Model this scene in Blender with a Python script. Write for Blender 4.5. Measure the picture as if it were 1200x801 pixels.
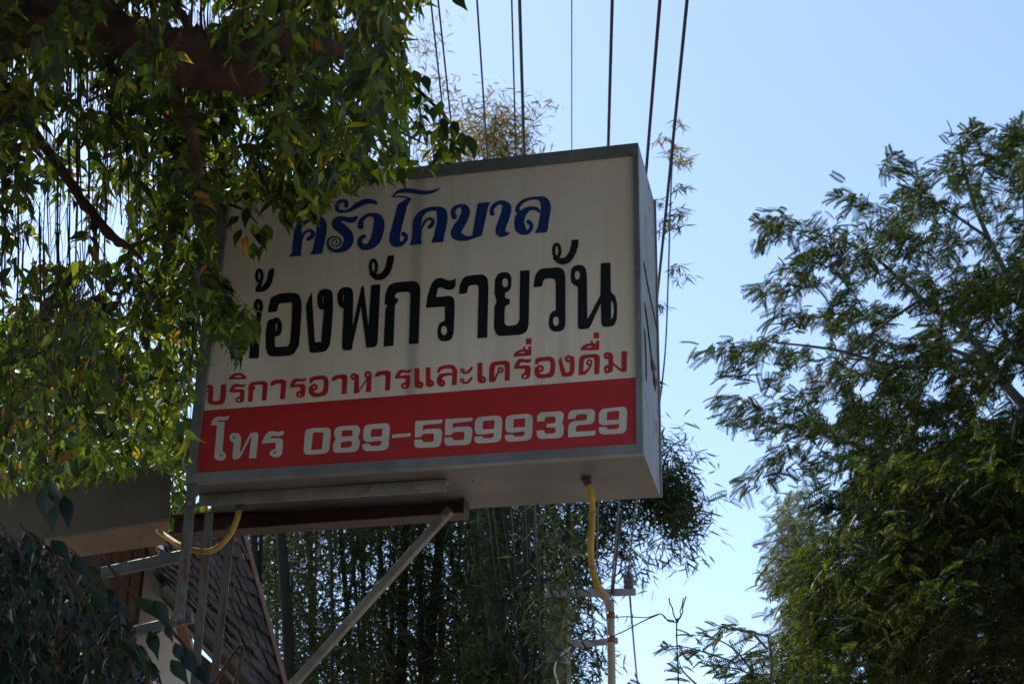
import bpy, math, random
import numpy as np
from mathutils import Vector, Matrix
R = math.radians
random.seed(7); RNG = np.random.default_rng(7)
for o in list(bpy.data.objects): bpy.data.objects.remove(o)
SC = bpy.context.scene; COL = SC.collection

# ---------------------------------------------------------------- camera
F_PX, YAW, PITCH, ROLL = 1965.0, R(-12.632), R(25.738), R(0.911)
EYE = Vector((0, 0, 1.6))
_cy, _sy, _cp, _sp = math.cos(YAW), math.sin(YAW), math.cos(PITCH), math.sin(PITCH)
FWD = Vector((_sy*_cp, _cy*_cp, _sp)); _r = Vector((_cy, -_sy, 0)); _u = _r.cross(FWD)
RIGHT = _r*math.cos(ROLL) + _u*math.sin(ROLL); UP = -_r*math.sin(ROLL) + _u*math.cos(ROLL)
cam = bpy.data.cameras.new('camera'); co = bpy.data.objects.new('camera', cam); COL.objects.link(co)
cam.sensor_width = 36.0; cam.lens = F_PX/1200*36
m3 = Matrix((RIGHT, UP, -FWD)).transposed()
co.matrix_world = Matrix.Translation(EYE) @ m3.to_4x4()
cam.clip_start = 0.05; cam.clip_end = 2000
cam.dof.use_dof = True; cam.dof.focus_distance = 6.9; cam.dof.aperture_fstop = 9.0
SC.camera = co

# ---------------------------------------------------------------- light
SUN_AZ, SUN_EL = R(-50), R(54)          # azimuth measured from +Y, negative towards -X
w = bpy.data.worlds.new('World'); SC.world = w; w.use_nodes = True
nt = w.node_tree; bg = nt.nodes['Background']
sky = nt.nodes.new('ShaderNodeTexSky'); sky.sky_type = 'NISHITA'; sky.sun_disc = False
sky.sun_elevation = SUN_EL; sky.sun_rotation = SUN_AZ
sky.air_density = 0.84; sky.dust_density = 0.4; sky.ozone_density = 0.6; sky.altitude = 0
nt.links.new(sky.outputs[0], bg.inputs[0]); bg.inputs[1].default_value = 0.15
sl = bpy.data.lights.new('sun', 'SUN'); so = bpy.data.objects.new('sun', sl); COL.objects.link(so)
sl.energy = 2.4; sl.angle = R(0.53); sl.color = (1, .95, .86)
sd = Vector((math.sin(SUN_AZ)*math.cos(SUN_EL), math.cos(SUN_AZ)*math.cos(SUN_EL), math.sin(SUN_EL)))
so.rotation_euler = sd.to_track_quat('Z', 'Y').to_euler()
SC.view_settings.view_transform = 'Standard'; SC.view_settings.look = 'None'
SC.view_settings.exposure = 0.94; SC.view_settings.gamma = 1.0
SC.view_settings.use_curve_mapping = False

# ---------------------------------------------------------------- helpers
def at(px, py, Y):                       # the point of the plane y = Y that stands behind photo pixel (px, py)
    d = FWD + RIGHT*((px-600)/F_PX) + UP*((400.5-py)/F_PX)
    return EYE + d*(Y/d.y)
def proj(P):
    v = np.asarray(P) - np.array(EYE); d = v @ np.array(FWD)
    return 600 + F_PX*(v @ np.array(RIGHT))/d, 400.5 - F_PX*(v @ np.array(UP))/d
def link(o, parent=None):
    COL.objects.link(o)
    if parent is not None: o.parent = parent
    return o
def tag(o, label=None, cat=None, group=None, kind=None):
    for k, v in (('label', label), ('category', cat), ('group', group), ('kind', kind)):
        if v: o[k] = v
    return o
def empty(name, loc, label, cat, group=None):
    o = bpy.data.objects.new(name, None); o.location = loc; link(o)
    o.empty_display_size = .1
    return tag(o, label, cat, group)
def mesh(name, V, Fc, mat, parent=None, smooth=False):
    me = bpy.data.meshes.new(name)
    off = Vector(parent.location) if parent is not None and parent.parent is None else None
    V = np.asarray(V, dtype=np.float64).reshape(-1, 3)
    if parent is not None:
        p = parent; o_ = np.zeros(3)
        while p is not None: o_ += np.array(p.location); p = p.parent
        V = V - o_
    me.from_pydata(V.tolist(), [], Fc); me.update()
    if smooth: me.polygons.foreach_set('use_smooth', [True]*len(me.polygons))
    if mat: me.materials.append(mat)
    return link(bpy.data.objects.new(name, me), parent)
def bulk(name, V, Fc, mat, parent=None, smooth=True):     # V (n,3) array, Fc (m,k) array
    me = bpy.data.meshes.new(name)
    if parent is not None: V = V - np.array(parent.location)
    m, k = Fc.shape
    me.vertices.add(len(V)); me.vertices.foreach_set('co', V.astype(np.float32).ravel())
    me.loops.add(m*k); me.loops.foreach_set('vertex_index', Fc.astype(np.int32).ravel())
    me.polygons.add(m); me.polygons.foreach_set('loop_start', np.arange(0, m*k, k, dtype=np.int32))
    me.polygons.foreach_set('loop_total', np.full(m, k, dtype=np.int32))
    me.update(calc_edges=True); me.validate()
    if smooth: me.polygons.foreach_set('use_smooth', np.ones(m, dtype=bool))
    me.materials.append(mat)
    return link(bpy.data.objects.new(name, me), parent)
class MB:
    def __init__(s): s.V = []; s.F = []
    def add(s, V, F):
        n = len(s.V); s.V += [tuple(v) for v in V]; s.F += [tuple(i+n for i in f) for f in F]; return s
    def hexa(s, b, t):                   # bottom quad, top quad (same winding)
        return s.add(list(b)+list(t), [(3,2,1,0),(4,5,6,7),(0,1,5,4),(1,2,6,5),(2,3,7,6),(3,0,4,7)])
    def box(s, a, b):
        x0,y0,z0 = a; x1,y1,z1 = b
        return s.hexa([(x0,y0,z0),(x1,y0,z0),(x1,y1,z0),(x0,y1,z0)], [(x0,y0,z1),(x1,y0,z1),(x1,y1,z1),(x0,y1,z1)])
    def bar(s, p, q, w, h, side=None, bev=.12):    # rectangular bar with chamfered long edges
        p, q = Vector(p), Vector(q); d = (q-p).normalized()
        side = Vector(side) if side is not None else Vector((1, 0, 0))
        sx = (side - d*side.dot(d)).normalized(); sy = d.cross(sx)
        c = min(w, h)*bev; a, b = w/2, h/2
        prof = [(-a+c,-b),(a-c,-b),(a,-b+c),(a,b-c),(a-c,b),(-a+c,b),(-a,b-c),(-a,-b+c)]
        V = [p+sx*x+sy*y for x, y in prof]+[q+sx*x+sy*y for x, y in prof]
        F = [(i, (i+1)%8, 8+(i+1)%8, 8+i) for i in range(8)]+[tuple(range(7,-1,-1)), tuple(range(8,16))]
        return s.add(V, F)
    def angle_iron(s, p, q, w, t, sa, sb):  # L profile along p-q, flanges along sa and sb
        p, q = Vector(p), Vector(q); sa = Vector(sa); sb = Vector(sb)
        pr = [(0,0),(w,0),(w,t),(t,t),(t,w),(0,w)]
        V = [p+sa*x+sb*y for x, y in pr]+[q+sa*x+sb*y for x, y in pr]
        F = [(i,(i+1)%6,6+(i+1)%6,6+i) for i in range(6)]+[(3,2,1,0),(5,4,3,0),(6,7,8,9),(6,9,10,11)]
        return s.add(V, F)
    def tube(s, pts, rad, n=8, cap=True):
        pts = [Vector(p) for p in pts]
        if not hasattr(rad, '__len__'): rad = [rad]*len(pts)
        ref = Vector((.13, .31, .94)); base = len(s.V); prev = None
        for i, p in enumerate(pts):
            d = (pts[min(i+1, len(pts)-1)]-pts[max(i-1, 0)]).normalized()
            a = (prev - d*prev.dot(d)) if prev is not None else d.cross(ref if abs(d.dot(ref)) < .95 else Vector((1,0,0)))
            a.normalize(); b = d.cross(a); prev = a
            for k in range(n):
                t = 2*math.pi*k/n; s.V.append(tuple(p+(a*math.cos(t)+b*math.sin(t))*rad[i]))
        for i in range(len(pts)-1):
            for k in range(n):
                A = base+i*n; s.F.append((A+k, A+(k+1)%n, A+n+(k+1)%n, A+n+k))
        if cap:
            s.F.append(tuple(base+k for k in range(n-1,-1,-1))); e = base+(len(pts)-1)*n
            s.F.append(tuple(e+k for k in range(n)))
        return s
    def build(s, name, mat, parent=None, smooth=False): return mesh(name, s.V, s.F, mat, parent, smooth)
def crv(pts, n=6):                        # Catmull-Rom through points of any dimension
    P = [np.array(p, float) for p in pts]; P = [2*P[0]-P[1]]+P+[2*P[-1]-P[-2]]; out = []
    for i in range(1, len(P)-2):
        for k in range(n):
            t = k/n; a, b, c, d = P[i-1:i+3]
            out.append(.5*((2*b)+(-a+c)*t+(2*a-5*b+4*c-d)*t*t+(-a+3*b-3*c+d)*t**3))
    out.append(P[-2]); return out

# ---------------------------------------------------------------- materials
def newmat(name):
    m = bpy.data.materials.new(name); m.use_nodes = True
    return m, m.node_tree, m.node_tree.nodes['Principled BSDF']
def N(t, k, **kw):
    n = t.nodes.new(k)
    for a, b in kw.items(): setattr(n, a, b)
    return n
def ramp(t, stops):
    r = N(t, 'ShaderNodeValToRGB'); e = r.color_ramp.elements
    while len(e) > 1: e.remove(e[-1])
    e[0].position = stops[0][0]; e[0].color = (*stops[0][1], 1)
    for p, c in stops[1:]: x = e.new(p); x.color = (*c, 1)
    return r
def worn(name, c1, c2, rough=.5, metal=0.0, scale=3.0, bump=.15, rust=None, rust_amt=.62, spec=.5, stretch=(1,1,1), fine=40):
    m, t, b = newmat(name); L = t.links.new
    tc = N(t, 'ShaderNodeTexCoord'); mp = N(t, 'ShaderNodeMapping'); mp.inputs['Scale'].default_value = stretch
    L(tc.outputs['Object'], mp.inputs[0])
    n1 = N(t, 'ShaderNodeTexNoise'); n1.inputs['Scale'].default_value = scale; n1.inputs['Detail'].default_value = 9; n1.inputs['Roughness'].default_value = .65
    L(mp.outputs[0], n1.inputs[0])
    r1 = ramp(t, [(.35, c1), (.65, c2)]); L(n1.outputs[0], r1.inputs[0]); out = r1.outputs[0]
    n2 = N(t, 'ShaderNodeTexNoise'); n2.inputs['Scale'].default_value = fine; n2.inputs['Detail'].default_value = 5
    L(mp.outputs[0], n2.inputs[0])
    if rust:
        n3 = N(t, 'ShaderNodeTexNoise'); n3.inputs['Scale'].default_value = scale*2.3; n3.inputs['Detail'].default_value = 8; n3.inputs['Roughness'].default_value = .7
        L(mp.outputs[0], n3.inputs[0])
        r3 = ramp(t, [(rust_amt-.05, (0,0,0)), (rust_amt+.06, (1,1,1))]); L(n3.outputs[0], r3.inputs[0])
        mx = N(t, 'ShaderNodeMixRGB'); L(r3.outputs[0], mx.inputs[0]); L(out, mx.inputs[1]); mx.inputs[2].default_value = (*rust, 1); out = mx.outputs[0]
    L(out, b.inputs['Base Color']); b.inputs['Roughness'].default_value = rough; b.inputs['Metallic'].default_value = metal
    b.inputs['Specular IOR Level'].default_value = spec
    bp = N(t, 'ShaderNodeBump'); bp.inputs['Strength'].default_value = bump; bp.inputs['Distance'].default_value = .01
    L(n2.outputs[0], bp.inputs['Height']); L(bp.outputs[0], b.inputs['Normal'])
    return m
def leafmat(name, stops, tcol, trans=.4, rough=.38, spec=.5):
    m, t, b = newmat(name); L = t.links.new
    g = N(t, 'ShaderNodeNewGeometry'); oi = N(t, 'ShaderNodeObjectInfo')
    ad = N(t, 'ShaderNodeMath', operation='ADD'); L(g.outputs['Random Per Island'], ad.inputs[0]); L(oi.outputs['Random'], ad.inputs[1])
    fr = N(t, 'ShaderNodeMath', operation='FRACT'); L(ad.outputs[0], fr.inputs[0])
    r = ramp(t, stops); L(fr.outputs[0], r.inputs[0])
    tc = N(t, 'ShaderNodeTexCoord'); ns = N(t, 'ShaderNodeTexNoise'); ns.inputs['Scale'].default_value = 45; L(tc.outputs['Object'], ns.inputs[0])
    mr = N(t, 'ShaderNodeMapRange'); mr.inputs[3].default_value = .7; mr.inputs[4].default_value = 1.3; L(ns.outputs[0], mr.inputs[0])
    mu = N(t, 'ShaderNodeMixRGB', blend_type='MULTIPLY'); mu.inputs[0].default_value = 1; L(r.outputs[0], mu.inputs[1]); L(mr.outputs[0], mu.inputs[2])
    L(mu.outputs[0], b.inputs['Base Color']); b.inputs['Roughness'].default_value = rough; b.inputs['Specular IOR Level'].default_value = spec
    tr = N(t, 'ShaderNodeBsdfTranslucent')
    m2 = N(t, 'ShaderNodeMixRGB', blend_type='MULTIPLY'); m2.inputs[0].default_value = 1; L(mu.outputs[0], m2.inputs[1]); m2.inputs[2].default_value = (*tcol, 1)
    L(m2.outputs[0], tr.inputs[0])
    mix = N(t, 'ShaderNodeMixShader'); mix.inputs[0].default_value = trans
    L(b.outputs[0], mix.inputs[1]); L(tr.outputs[0], mix.inputs[2])
    L(mix.outputs[0], t.nodes['Material Output'].inputs[0])
    return m
def plain(name, c, rough=.5, spec=.5):
    return worn(name, tuple(x*.85 for x in c), tuple(min(1, x*1.12) for x in c), rough, spec=spec, bump=.05, scale=5)
M = {}
M['galv'] = worn('galvanised_frame', (.13,.135,.13), (.23,.235,.23), .5, .25, 4, .1, (.16,.07,.03), .66)
M['sheet'] = worn('grey_sheet', (.085,.08,.08), (.135,.13,.13), .55, .0, 2.5, .06, (.17,.085,.03), .64)
M['side'] = worn('side_sheet', (.17,.185,.20), (.27,.29,.31), .55, .0, 3.5, .1, (.10,.07,.05), .60)
M['steel'] = worn('angle_steel', (.10,.095,.085), (.19,.18,.16), .55, .3, 6, .15, (.15,.06,.03), .58, stretch=(1,1,.3))
M['steel_light'] = worn('pale_steel', (.14,.125,.105), (.25,.23,.195), .5, .2, 6, .15, (.17,.07,.03), .62)
M['beam'] = worn('oxide_red_beam', (.026,.006,.005), (.05,.010,.008), .6, 0, 5, .1)
M['blue'] = plain('blue_vinyl', (.006,.03,.17), .45)
M['black'] = plain('black_vinyl', (.008,.008,.012), .45, .3)
M['red'] = plain('red_vinyl', (.46,.014,.016), .45)
M['cream'] = plain('cream_vinyl', (.62,.55,.47), .5)
M['yellow'] = worn('yellow_hose', (.30,.17,.02), (.46,.28,.04), .6, 0, 9, .3, (.12,.08,.03), .6, spec=.25)
M['tan'] = worn('tan_pipe', (.26,.17,.10), (.38,.26,.16), .5, 0, 6, .1)
M['redtape'] = plain('red_tape', (.22,.03,.02))
M['cable'] = plain('black_cable', (.012,.013,.018), .6)
M['concrete'] = worn('mossy_concrete', (.09,.10,.035), (.17,.17,.08), .9, 0, 3, .3, (.02,.03,.008), .5)
M['porcelain'] = plain('dark_porcelain', (.05,.05,.05), .3)
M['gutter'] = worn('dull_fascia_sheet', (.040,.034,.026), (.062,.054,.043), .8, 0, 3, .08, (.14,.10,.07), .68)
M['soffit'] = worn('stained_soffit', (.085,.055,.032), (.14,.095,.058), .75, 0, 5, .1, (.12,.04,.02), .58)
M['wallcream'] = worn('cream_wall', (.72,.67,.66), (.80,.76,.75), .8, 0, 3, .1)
M['timber'] = worn('brown_timber', (.05,.022,.011), (.10,.042,.02), .6, 0, 5, .3, stretch=(4,4,.5))
M['orange'] = worn('orange_fascia', (.16,.06,.025), (.24,.095,.04), .6, 0, 5, .2)
M['tile'] = worn('weathered_tile', (.035,.027,.022), (.10,.058,.045), .95, 0, 2.2, .35, (.08,.07,.055), .55, spec=.1)
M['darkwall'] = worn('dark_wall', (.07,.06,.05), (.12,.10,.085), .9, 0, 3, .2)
M['bark'] = worn('red_brown_bark', (.022,.011,.008), (.085,.034,.022), .95, 0, 9, 1.0, stretch=(1,1,.4), fine=25)
M['barkgrey'] = worn('grey_bark', (.06,.05,.04), (.15,.13,.10), .9, 0, 4, .8, fine=20)
M['root'] = worn('aerial_root_bark', (.05,.022,.016), (.16,.075,.055), .9, 0, 8, .4)
M['culm'] = worn('bamboo_culm', (.007,.007,.005), (.022,.021,.012), .85, 0, 3, .1, spec=.15, stretch=(1,1,.2))
M['palebark'] = worn('pale_bark', (.05,.045,.04), (.10,.09,.08), .9, 0, 2.5, .5, (.03,.03,.03), .55)
M['soil'] = worn('dry_soil', (.33,.25,.18), (.44,.34,.25), .95, 0, .8, .5, (.08,.10,.04), .58)
M['asphalt'] = worn('asphalt', (.045,.045,.045), (.065,.063,.06), .9, 0, 2, .4)
M['fig'] = leafmat('fig_leaf', [(0,(.006,.010,.006)),(.35,(.010,.019,.007)),(.7,(.022,.038,.008)),(.955,(.045,.062,.010)),(.975,(.09,.075,.013)),(1,(.06,.022,.012))], (9.5,8.3,1.8), .44, .42, .35)
M['vine'] = leafmat('vine_leaf', [(0,(.005,.008,.006)),(.6,(.008,.014,.009)),(1,(.016,.028,.010))], (3.0,4.2,1.2), .2, .40, .28)
M['bamboo'] = leafmat('bamboo_leaf', [(0,(.007,.012,.007)),(.55,(.014,.022,.009)),(.9,(.030,.038,.012)),(1,(.07,.065,.02))], (4.2,4.0,2.0), .36, .55, .25)
M['feather_bright'] = leafmat('bright_feathery_leaf', [(0,(.006,.010,.005)),(.5,(.015,.023,.007)),(.9,(.036,.045,.011)),(1,(.07,.07,.02))], (4.2,4.2,1.5), .38, .5, .25)  # feathery leaf in a slightly brighter yellow-green, for the lower crown
M['sun_tinted'] = leafmat('sun_tinted_bamboo_leaf', [(0,(.05,.045,.015)),(.5,(.10,.085,.025)),(1,(.20,.15,.05))], (2.6,2.4,1.6), .4, .6, .2)  # bamboo leaf with sunlight put into the colour, paler and yellower
M['feather'] = leafmat('feathery_leaf', [(0,(.006,.010,.005)),(.6,(.013,.020,.007)),(.92,(.030,.038,.010)),(1,(.07,.06,.02))], (3.6,4.0,1.5), .34, .55, .22)
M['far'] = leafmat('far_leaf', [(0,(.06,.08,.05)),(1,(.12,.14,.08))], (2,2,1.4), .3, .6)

# white face of the sign: cream acrylic, faint stains, one darker streak down the middle
def face_mat():
    m, t, b = newmat('cream_sign_face'); L = t.links.new
    tc = N(t, 'ShaderNodeTexCoord'); sp = N(t, 'ShaderNodeSeparateXYZ'); L(tc.outputs['Object'], sp.inputs[0])
    n1 = N(t, 'ShaderNodeTexNoise'); n1.inputs['Scale'].default_value = 1.6; n1.inputs['Detail'].default_value = 8; L(tc.outputs['Object'], n1.inputs[0])
    r1 = ramp(t, [(.3, (.73,.61,.49)), (.7, (.85,.74,.64))]); L(n1.outputs[0], r1.inputs[0])
    mp = N(t, 'ShaderNodeMapping'); mp.inputs['Rotation'].default_value = (0, R(38), 0); mp.inputs['Scale'].default_value = (14, 1, .8); L(tc.outputs['Object'], mp.inputs[0])
    n2 = N(t, 'ShaderNodeTexNoise'); n2.inputs['Scale'].default_value = 1.3; n2.inputs['Detail'].default_value = 4; L(mp.outputs[0], n2.inputs[0])
    r2 = ramp(t, [(.56, (1,1,1)), (.66, (.90,.90,.90))]); L(n2.outputs[0], r2.inputs[0])
    mu = N(t, 'ShaderNodeMixRGB', blend_type='MULTIPLY'); mu.inputs[0].default_value = .8; L(r1.outputs[0], mu.inputs[1]); L(r2.outputs[0], mu.inputs[2])
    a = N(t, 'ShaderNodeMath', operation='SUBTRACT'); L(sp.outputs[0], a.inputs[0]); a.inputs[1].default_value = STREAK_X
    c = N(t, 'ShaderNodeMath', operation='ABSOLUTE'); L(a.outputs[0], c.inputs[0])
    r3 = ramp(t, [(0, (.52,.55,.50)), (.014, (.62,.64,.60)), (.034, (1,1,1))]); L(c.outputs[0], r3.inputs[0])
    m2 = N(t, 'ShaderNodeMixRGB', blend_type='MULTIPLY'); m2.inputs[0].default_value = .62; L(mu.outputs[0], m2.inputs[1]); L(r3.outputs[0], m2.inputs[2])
    vo = N(t, 'ShaderNodeTexNoise'); vo.inputs['Scale'].default_value = 22; vo.inputs['Detail'].default_value = 3; L(tc.outputs['Object'], vo.inputs[0])
    r4 = ramp(t, [(.70, (0,0,0)), (.74, (1,1,1))]); L(vo.outputs[0], r4.inputs[0])
    m4 = N(t, 'ShaderNodeMixRGB'); L(r4.outputs[0], m4.inputs[0]); L(m2.outputs[0], m4.inputs[1]); m4.inputs[2].default_value = (.66,.58,.46,1)
    ms = N(t, 'ShaderNodeMapping'); ms.inputs['Scale'].default_value = (9, 1, .5); L(tc.outputs['Object'], ms.inputs[0])
    n5 = N(t, 'ShaderNodeTexNoise'); n5.inputs['Scale'].default_value = 1; n5.inputs['Detail'].default_value = 6; L(ms.outputs[0], n5.inputs[0])
    r5 = ramp(t, [(.34, (.88,.86,.82)), (.56, (1,1,1))]); L(n5.outputs[0], r5.inputs[0])
    m5 = N(t, 'ShaderNodeMixRGB', blend_type='MULTIPLY'); m5.inputs[0].default_value = .8; L(m4.outputs[0], m5.inputs[1]); L(r5.outputs[0], m5.inputs[2])
    L(m5.outputs[0], b.inputs['Base Color']); b.inputs['Roughness'].default_value = .42
    bp = N(t, 'ShaderNodeBump'); bp.inputs['Strength'].default_value = .08; bp.inputs['Distance'].default_value = .02; L(n1.outputs[0], bp.inputs['Height']); L(bp.outputs[0], b.inputs['Normal'])
    return m

# ---------------------------------------------------------------- setting
g = MB(); g.add([(-600,-600,0),(600,-600,0),(600,600,0),(-600,600,0)], [(0,1,2,3)])
tag(g.build('ground', M['soil']), kind='structure')
g = MB(); g.box((-200,-7,.004), (200,-1.5,.008)); tag(g.build('road', M['asphalt']), kind='structure')

# ---------------------------------------------------------------- light box sign
YS = 6.0; DEP = 0.49
def sp(px, py, dy=0): p = at(px, py, YS); return Vector((p.x, YS+dy, p.z))
TL, TR, BR, BL = sp(253,221.5), sp(748,168), sp(754,531), sp(217.5,566)
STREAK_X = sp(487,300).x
sign = empty('shop_sign', (0,0,0), 'large cream box sign with blue, black, red and white lettering', 'sign')
M['face'] = face_mat()
def quad4(a, b, c, d, t): # slab with front a,b,c,d and thickness t to +y
    o = Vector((0, t, 0)); return MB().hexa([a, b, b+o, a+o], [d, c, c+o, d+o])
def lerp(a, b, t): return a+(b-a)*t
def face(u, v, dy=0): # panel coordinates, u right, v up
    p = lerp(lerp(BL, BR, u), lerp(TL, TR, u), v); return Vector((p.x, p.y+dy, p.z))
fi = {'L': .021, 'R': .012, 'B': .037, 'T': .037}
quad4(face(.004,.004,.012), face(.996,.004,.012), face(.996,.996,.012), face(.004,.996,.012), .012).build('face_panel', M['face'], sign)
# frame bars, mitred, proud of the face
def frame_bar(o1, o2, i2, i1, nm):
    y0 = -.006; y1 = .030
    V = [v+Vector((0,y0,0)) for v in (o1,o2,i2,i1)]+[v+Vector((0,y1,0)) for v in (o1,o2,i2,i1)]
    b = MB(); b.add(V, [(0,1,2,3),(7,6,5,4),(0,4,5,1),(1,5,6,2),(2,6,7,3),(3,7,4,0)]); return b.build(nm, M['galv'], sign)
iTL, iTR, iBR, iBL = sp(271,231.5), sp(742,181), sp(746,520.5), sp(228,554.5)
def shrink(a, b, e=.0015): d = (b-a).normalized()*e; return a+d, b-d
for a, b, c, d in ((TL,TR,iTR,iTL), (BL,BR,iBR,iBL)):
    frame_bar(a, b, c, d, 'face_frame')
for a, b, c, d in ((TL,BL,iBL,iTL), (TR,BR,iBR,iTR)):
    frame_bar(a+Vector((0,0,-.001)), b+Vector((0,0,.001)), c, d, 'face_frame')
# a clear rusty corner strip on the right
k = Vector((0,DEP,0))
def slab(a, b, c, d, n, t, nm, mat):  # face a,b,c,d pushed inwards along n
    n = Vector(n)*t; x = MB(); x.hexa([a,b,b+n,a+n],[d,c,c+n,d+n]); return x.build(nm, mat, sign)
f = Vector((0,.031,0))
# side sheet with gentle dents: grid
def sheet(c00, c10, c11, c01, nu, nv, nrm, amp, mat, nm, seed):
    rs = np.random.default_rng(seed); ph = rs.uniform(0, 6.28, 8); V = []; n = Vector(nrm)
    for j in range(nv+1):
        for i in range(nu+1):
            u, v = i/nu, j/nv; p = lerp(lerp(c00,c10,u), lerp(c01,c11,u), v)
            e = math.sin(math.pi*u)*math.sin(math.pi*v) if True else 1
            q = (math.sin(5*u+3.1*v*4+ph[0])+math.sin(9*v+4*u+ph[1])*.6+math.sin(17*v-6*u+ph[2])*.3)
            V.append(p+n*(amp*q*min(1, e*2.5)))
    F = [(j*(nu+1)+i, j*(nu+1)+i+1, (j+1)*(nu+1)+i+1, (j+1)*(nu+1)+i) for j in range(nv) for i in range(nu)]
    return mesh(nm, V, F, mat, sign, True)
BRk, TRk, BLk, TLk = BR+k, TR+k, BL+k, TL+k
sheet(BR+f, BRk, TRk, TR+f, 8, 40, (1,0,0), .003, M['side'], 'side_panel', 3)
sheet(BLk, BL+f, TL+f, TLk, 8, 24, (-1,0,0), .003, M['sheet'], 'side_panel', 4)
sheet(BL+f, BLk, BRk, BR+f, 6, 40, (0,0,-1), .0022, M['sheet'], 'bottom_panel', 5)
sheet(TLk, TL+f, TR+f, TRk, 6, 40, (0,0,1), .002, M['sheet'], 'top_panel', 6)
sheet(BRk, BLk, TLk, TRk, 20, 14, (0,1,0), .003, M['sheet'], 'back_panel', 7)
# split seams and peeled strips on the right side sheet
def sidept(px, py): # point on side plane x = TR.x.. under pixel
    d = FWD + RIGHT*((px-600)/F_PX) + UP*((400.5-py)/F_PX); X = (TR.x+BR.x)/2+.006
    return EYE + d*((X-EYE.x)/d.x) if abs(d.x) > 1e-6 else None
for seg in ([(.06,.62),(.3,.585),(.7,.55),(.95,.53)], [(.08,.49),(.30,.43),(.50,.36),(.62,.33),(.72,.30)], [(.04,.40),(.10,.32),(.10,.24)]):
    pts = [lerp(lerp(BR+f,BRk,u), lerp(TR+f,TRk,u), v)+Vector((.006,0,0)) for u, v in seg]
    b = MB(); b.tube([tuple(p) for p in crv(pts, 4)], [.0015]+[.0035]*(len(crv(pts,4))-2)+[.0015], 5)
    b.build('split_seam', M['cable'], sign)
for sg in ((.5,.36),(.62,.33)):
    p = lerp(lerp(BR+f,BRk,sg[0]), lerp(TR+f,TRk,sg[0]), sg[1])+Vector((.004,0,0))
    b = MB(); b.add([p+Vector(v) for v in ((0,-.03,.03),(0,.02,.04),(.018,.03,-.02),(.012,-.01,-.05))], [(0,1,2,3)]); b.build('peeled_flap', M['timber'], sign)
# back corner trim + screws
for (a, b_) in ((BRk, TRk),):
    b = MB(); b.bar(a+Vector((.002,-.004,0)), b_+Vector((.002,-.004,0)), .014, .014, (1,0,0)); b.build('corner_trim', M['galv'], sign)
def screw(p, n, r=.006):
    b = MB(); n = Vector(n); b.tube([p, p+n*.002, p+n*.004], [r, r, r*.6], 8); return b.build('screw', M['steel_light'], sign, True)
for px, py in ((285,224),(420,208.5),(560,193),(700,176),(240,560.5),(420,549),(600,538.5),(715,530)):
    screw(sp(px, py, -.006), (0,-1,0), .004)
for u, v in ((.62,.35),(.9,.5),(.3,.7),(.45,.3)):
    p = lerp(lerp(BL,BR,u), lerp(BLk,BRk,u), v); screw(p+Vector((0,0,-.004)), (0,0,-1), .005)
# red band
rb = MB()
a, b_, c_, d_ = sp(229.2,554.2,.008), sp(745.6,521,.008), sp(744.8,441,.008), sp(237.5,480,.008)
rb.hexa([a,b_,b_+Vector((0,.003,0)),a+Vector((0,.003,0))],[d_,c_,c_+Vector((0,.003,0)),d_+Vector((0,.003,0))]); rb.build('red_band', M['red'], sign)

# ---------------------------------------------------------------- lettering, traced as strokes and outlines on the face
# crop origin and scale of each reading of the lettering
CR = {'A':(330,210,8.008),'B':(440,210,8.008),'C':(540,210,8.008),'D':(270,290,5.72),'E':(380,280,5.72),'F':(490,280,5.72),'G':(600,270,5.72),
 'H':(230,420,9.2308),'I':(350,410,9.2308),'J':(470,400,9.2308),'K':(600,380,8.571),'L':(230,475,9.2308),'M':(350,475,8.571),'N':(480,470,8.571),'O':(610,465,8.571)}
def ring(cx, cy, rad, r, sy=1.0): return ('L', [(cx+rad*math.cos(t*math.pi/8), cy+rad*sy*math.sin(t*math.pi/8), r) for t in range(17)])
def hole(cx, cy, rx, ry=None): ry = ry or rx; return ('-', [(cx+rx*math.cos(t*math.pi/8), cy+ry*math.sin(t*math.pi/8)) for t in range(16)])
def sh(pts, dx, dy): return [(p[0]+dx, p[1]+dy)+tuple(p[2:]) for p in pts]
RO = [(1000,300),(1020,240),(1050,205),(1090,200),(1130,212),(1185,195),(1180,225),(1140,240),(1100,230),(1070,240),(1055,268),(1150,258),(1172,275),(1168,370),(1155,400),(1120,412),(1085,405),(1068,385),(1075,355),(1100,340),(1118,338),(1120,295)]
NINE = [(652,190),(672,158),(710,148),(880,135),(918,152),(928,190),(918,360),(900,395),(860,405),(690,418),(655,405),(645,380),(648,348),(728,342),(740,365),(822,362),(842,345),(845,312),(700,328),(662,318),(650,290)]
NH = [(735,190),(850,182),(845,268),(730,275)]
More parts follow.
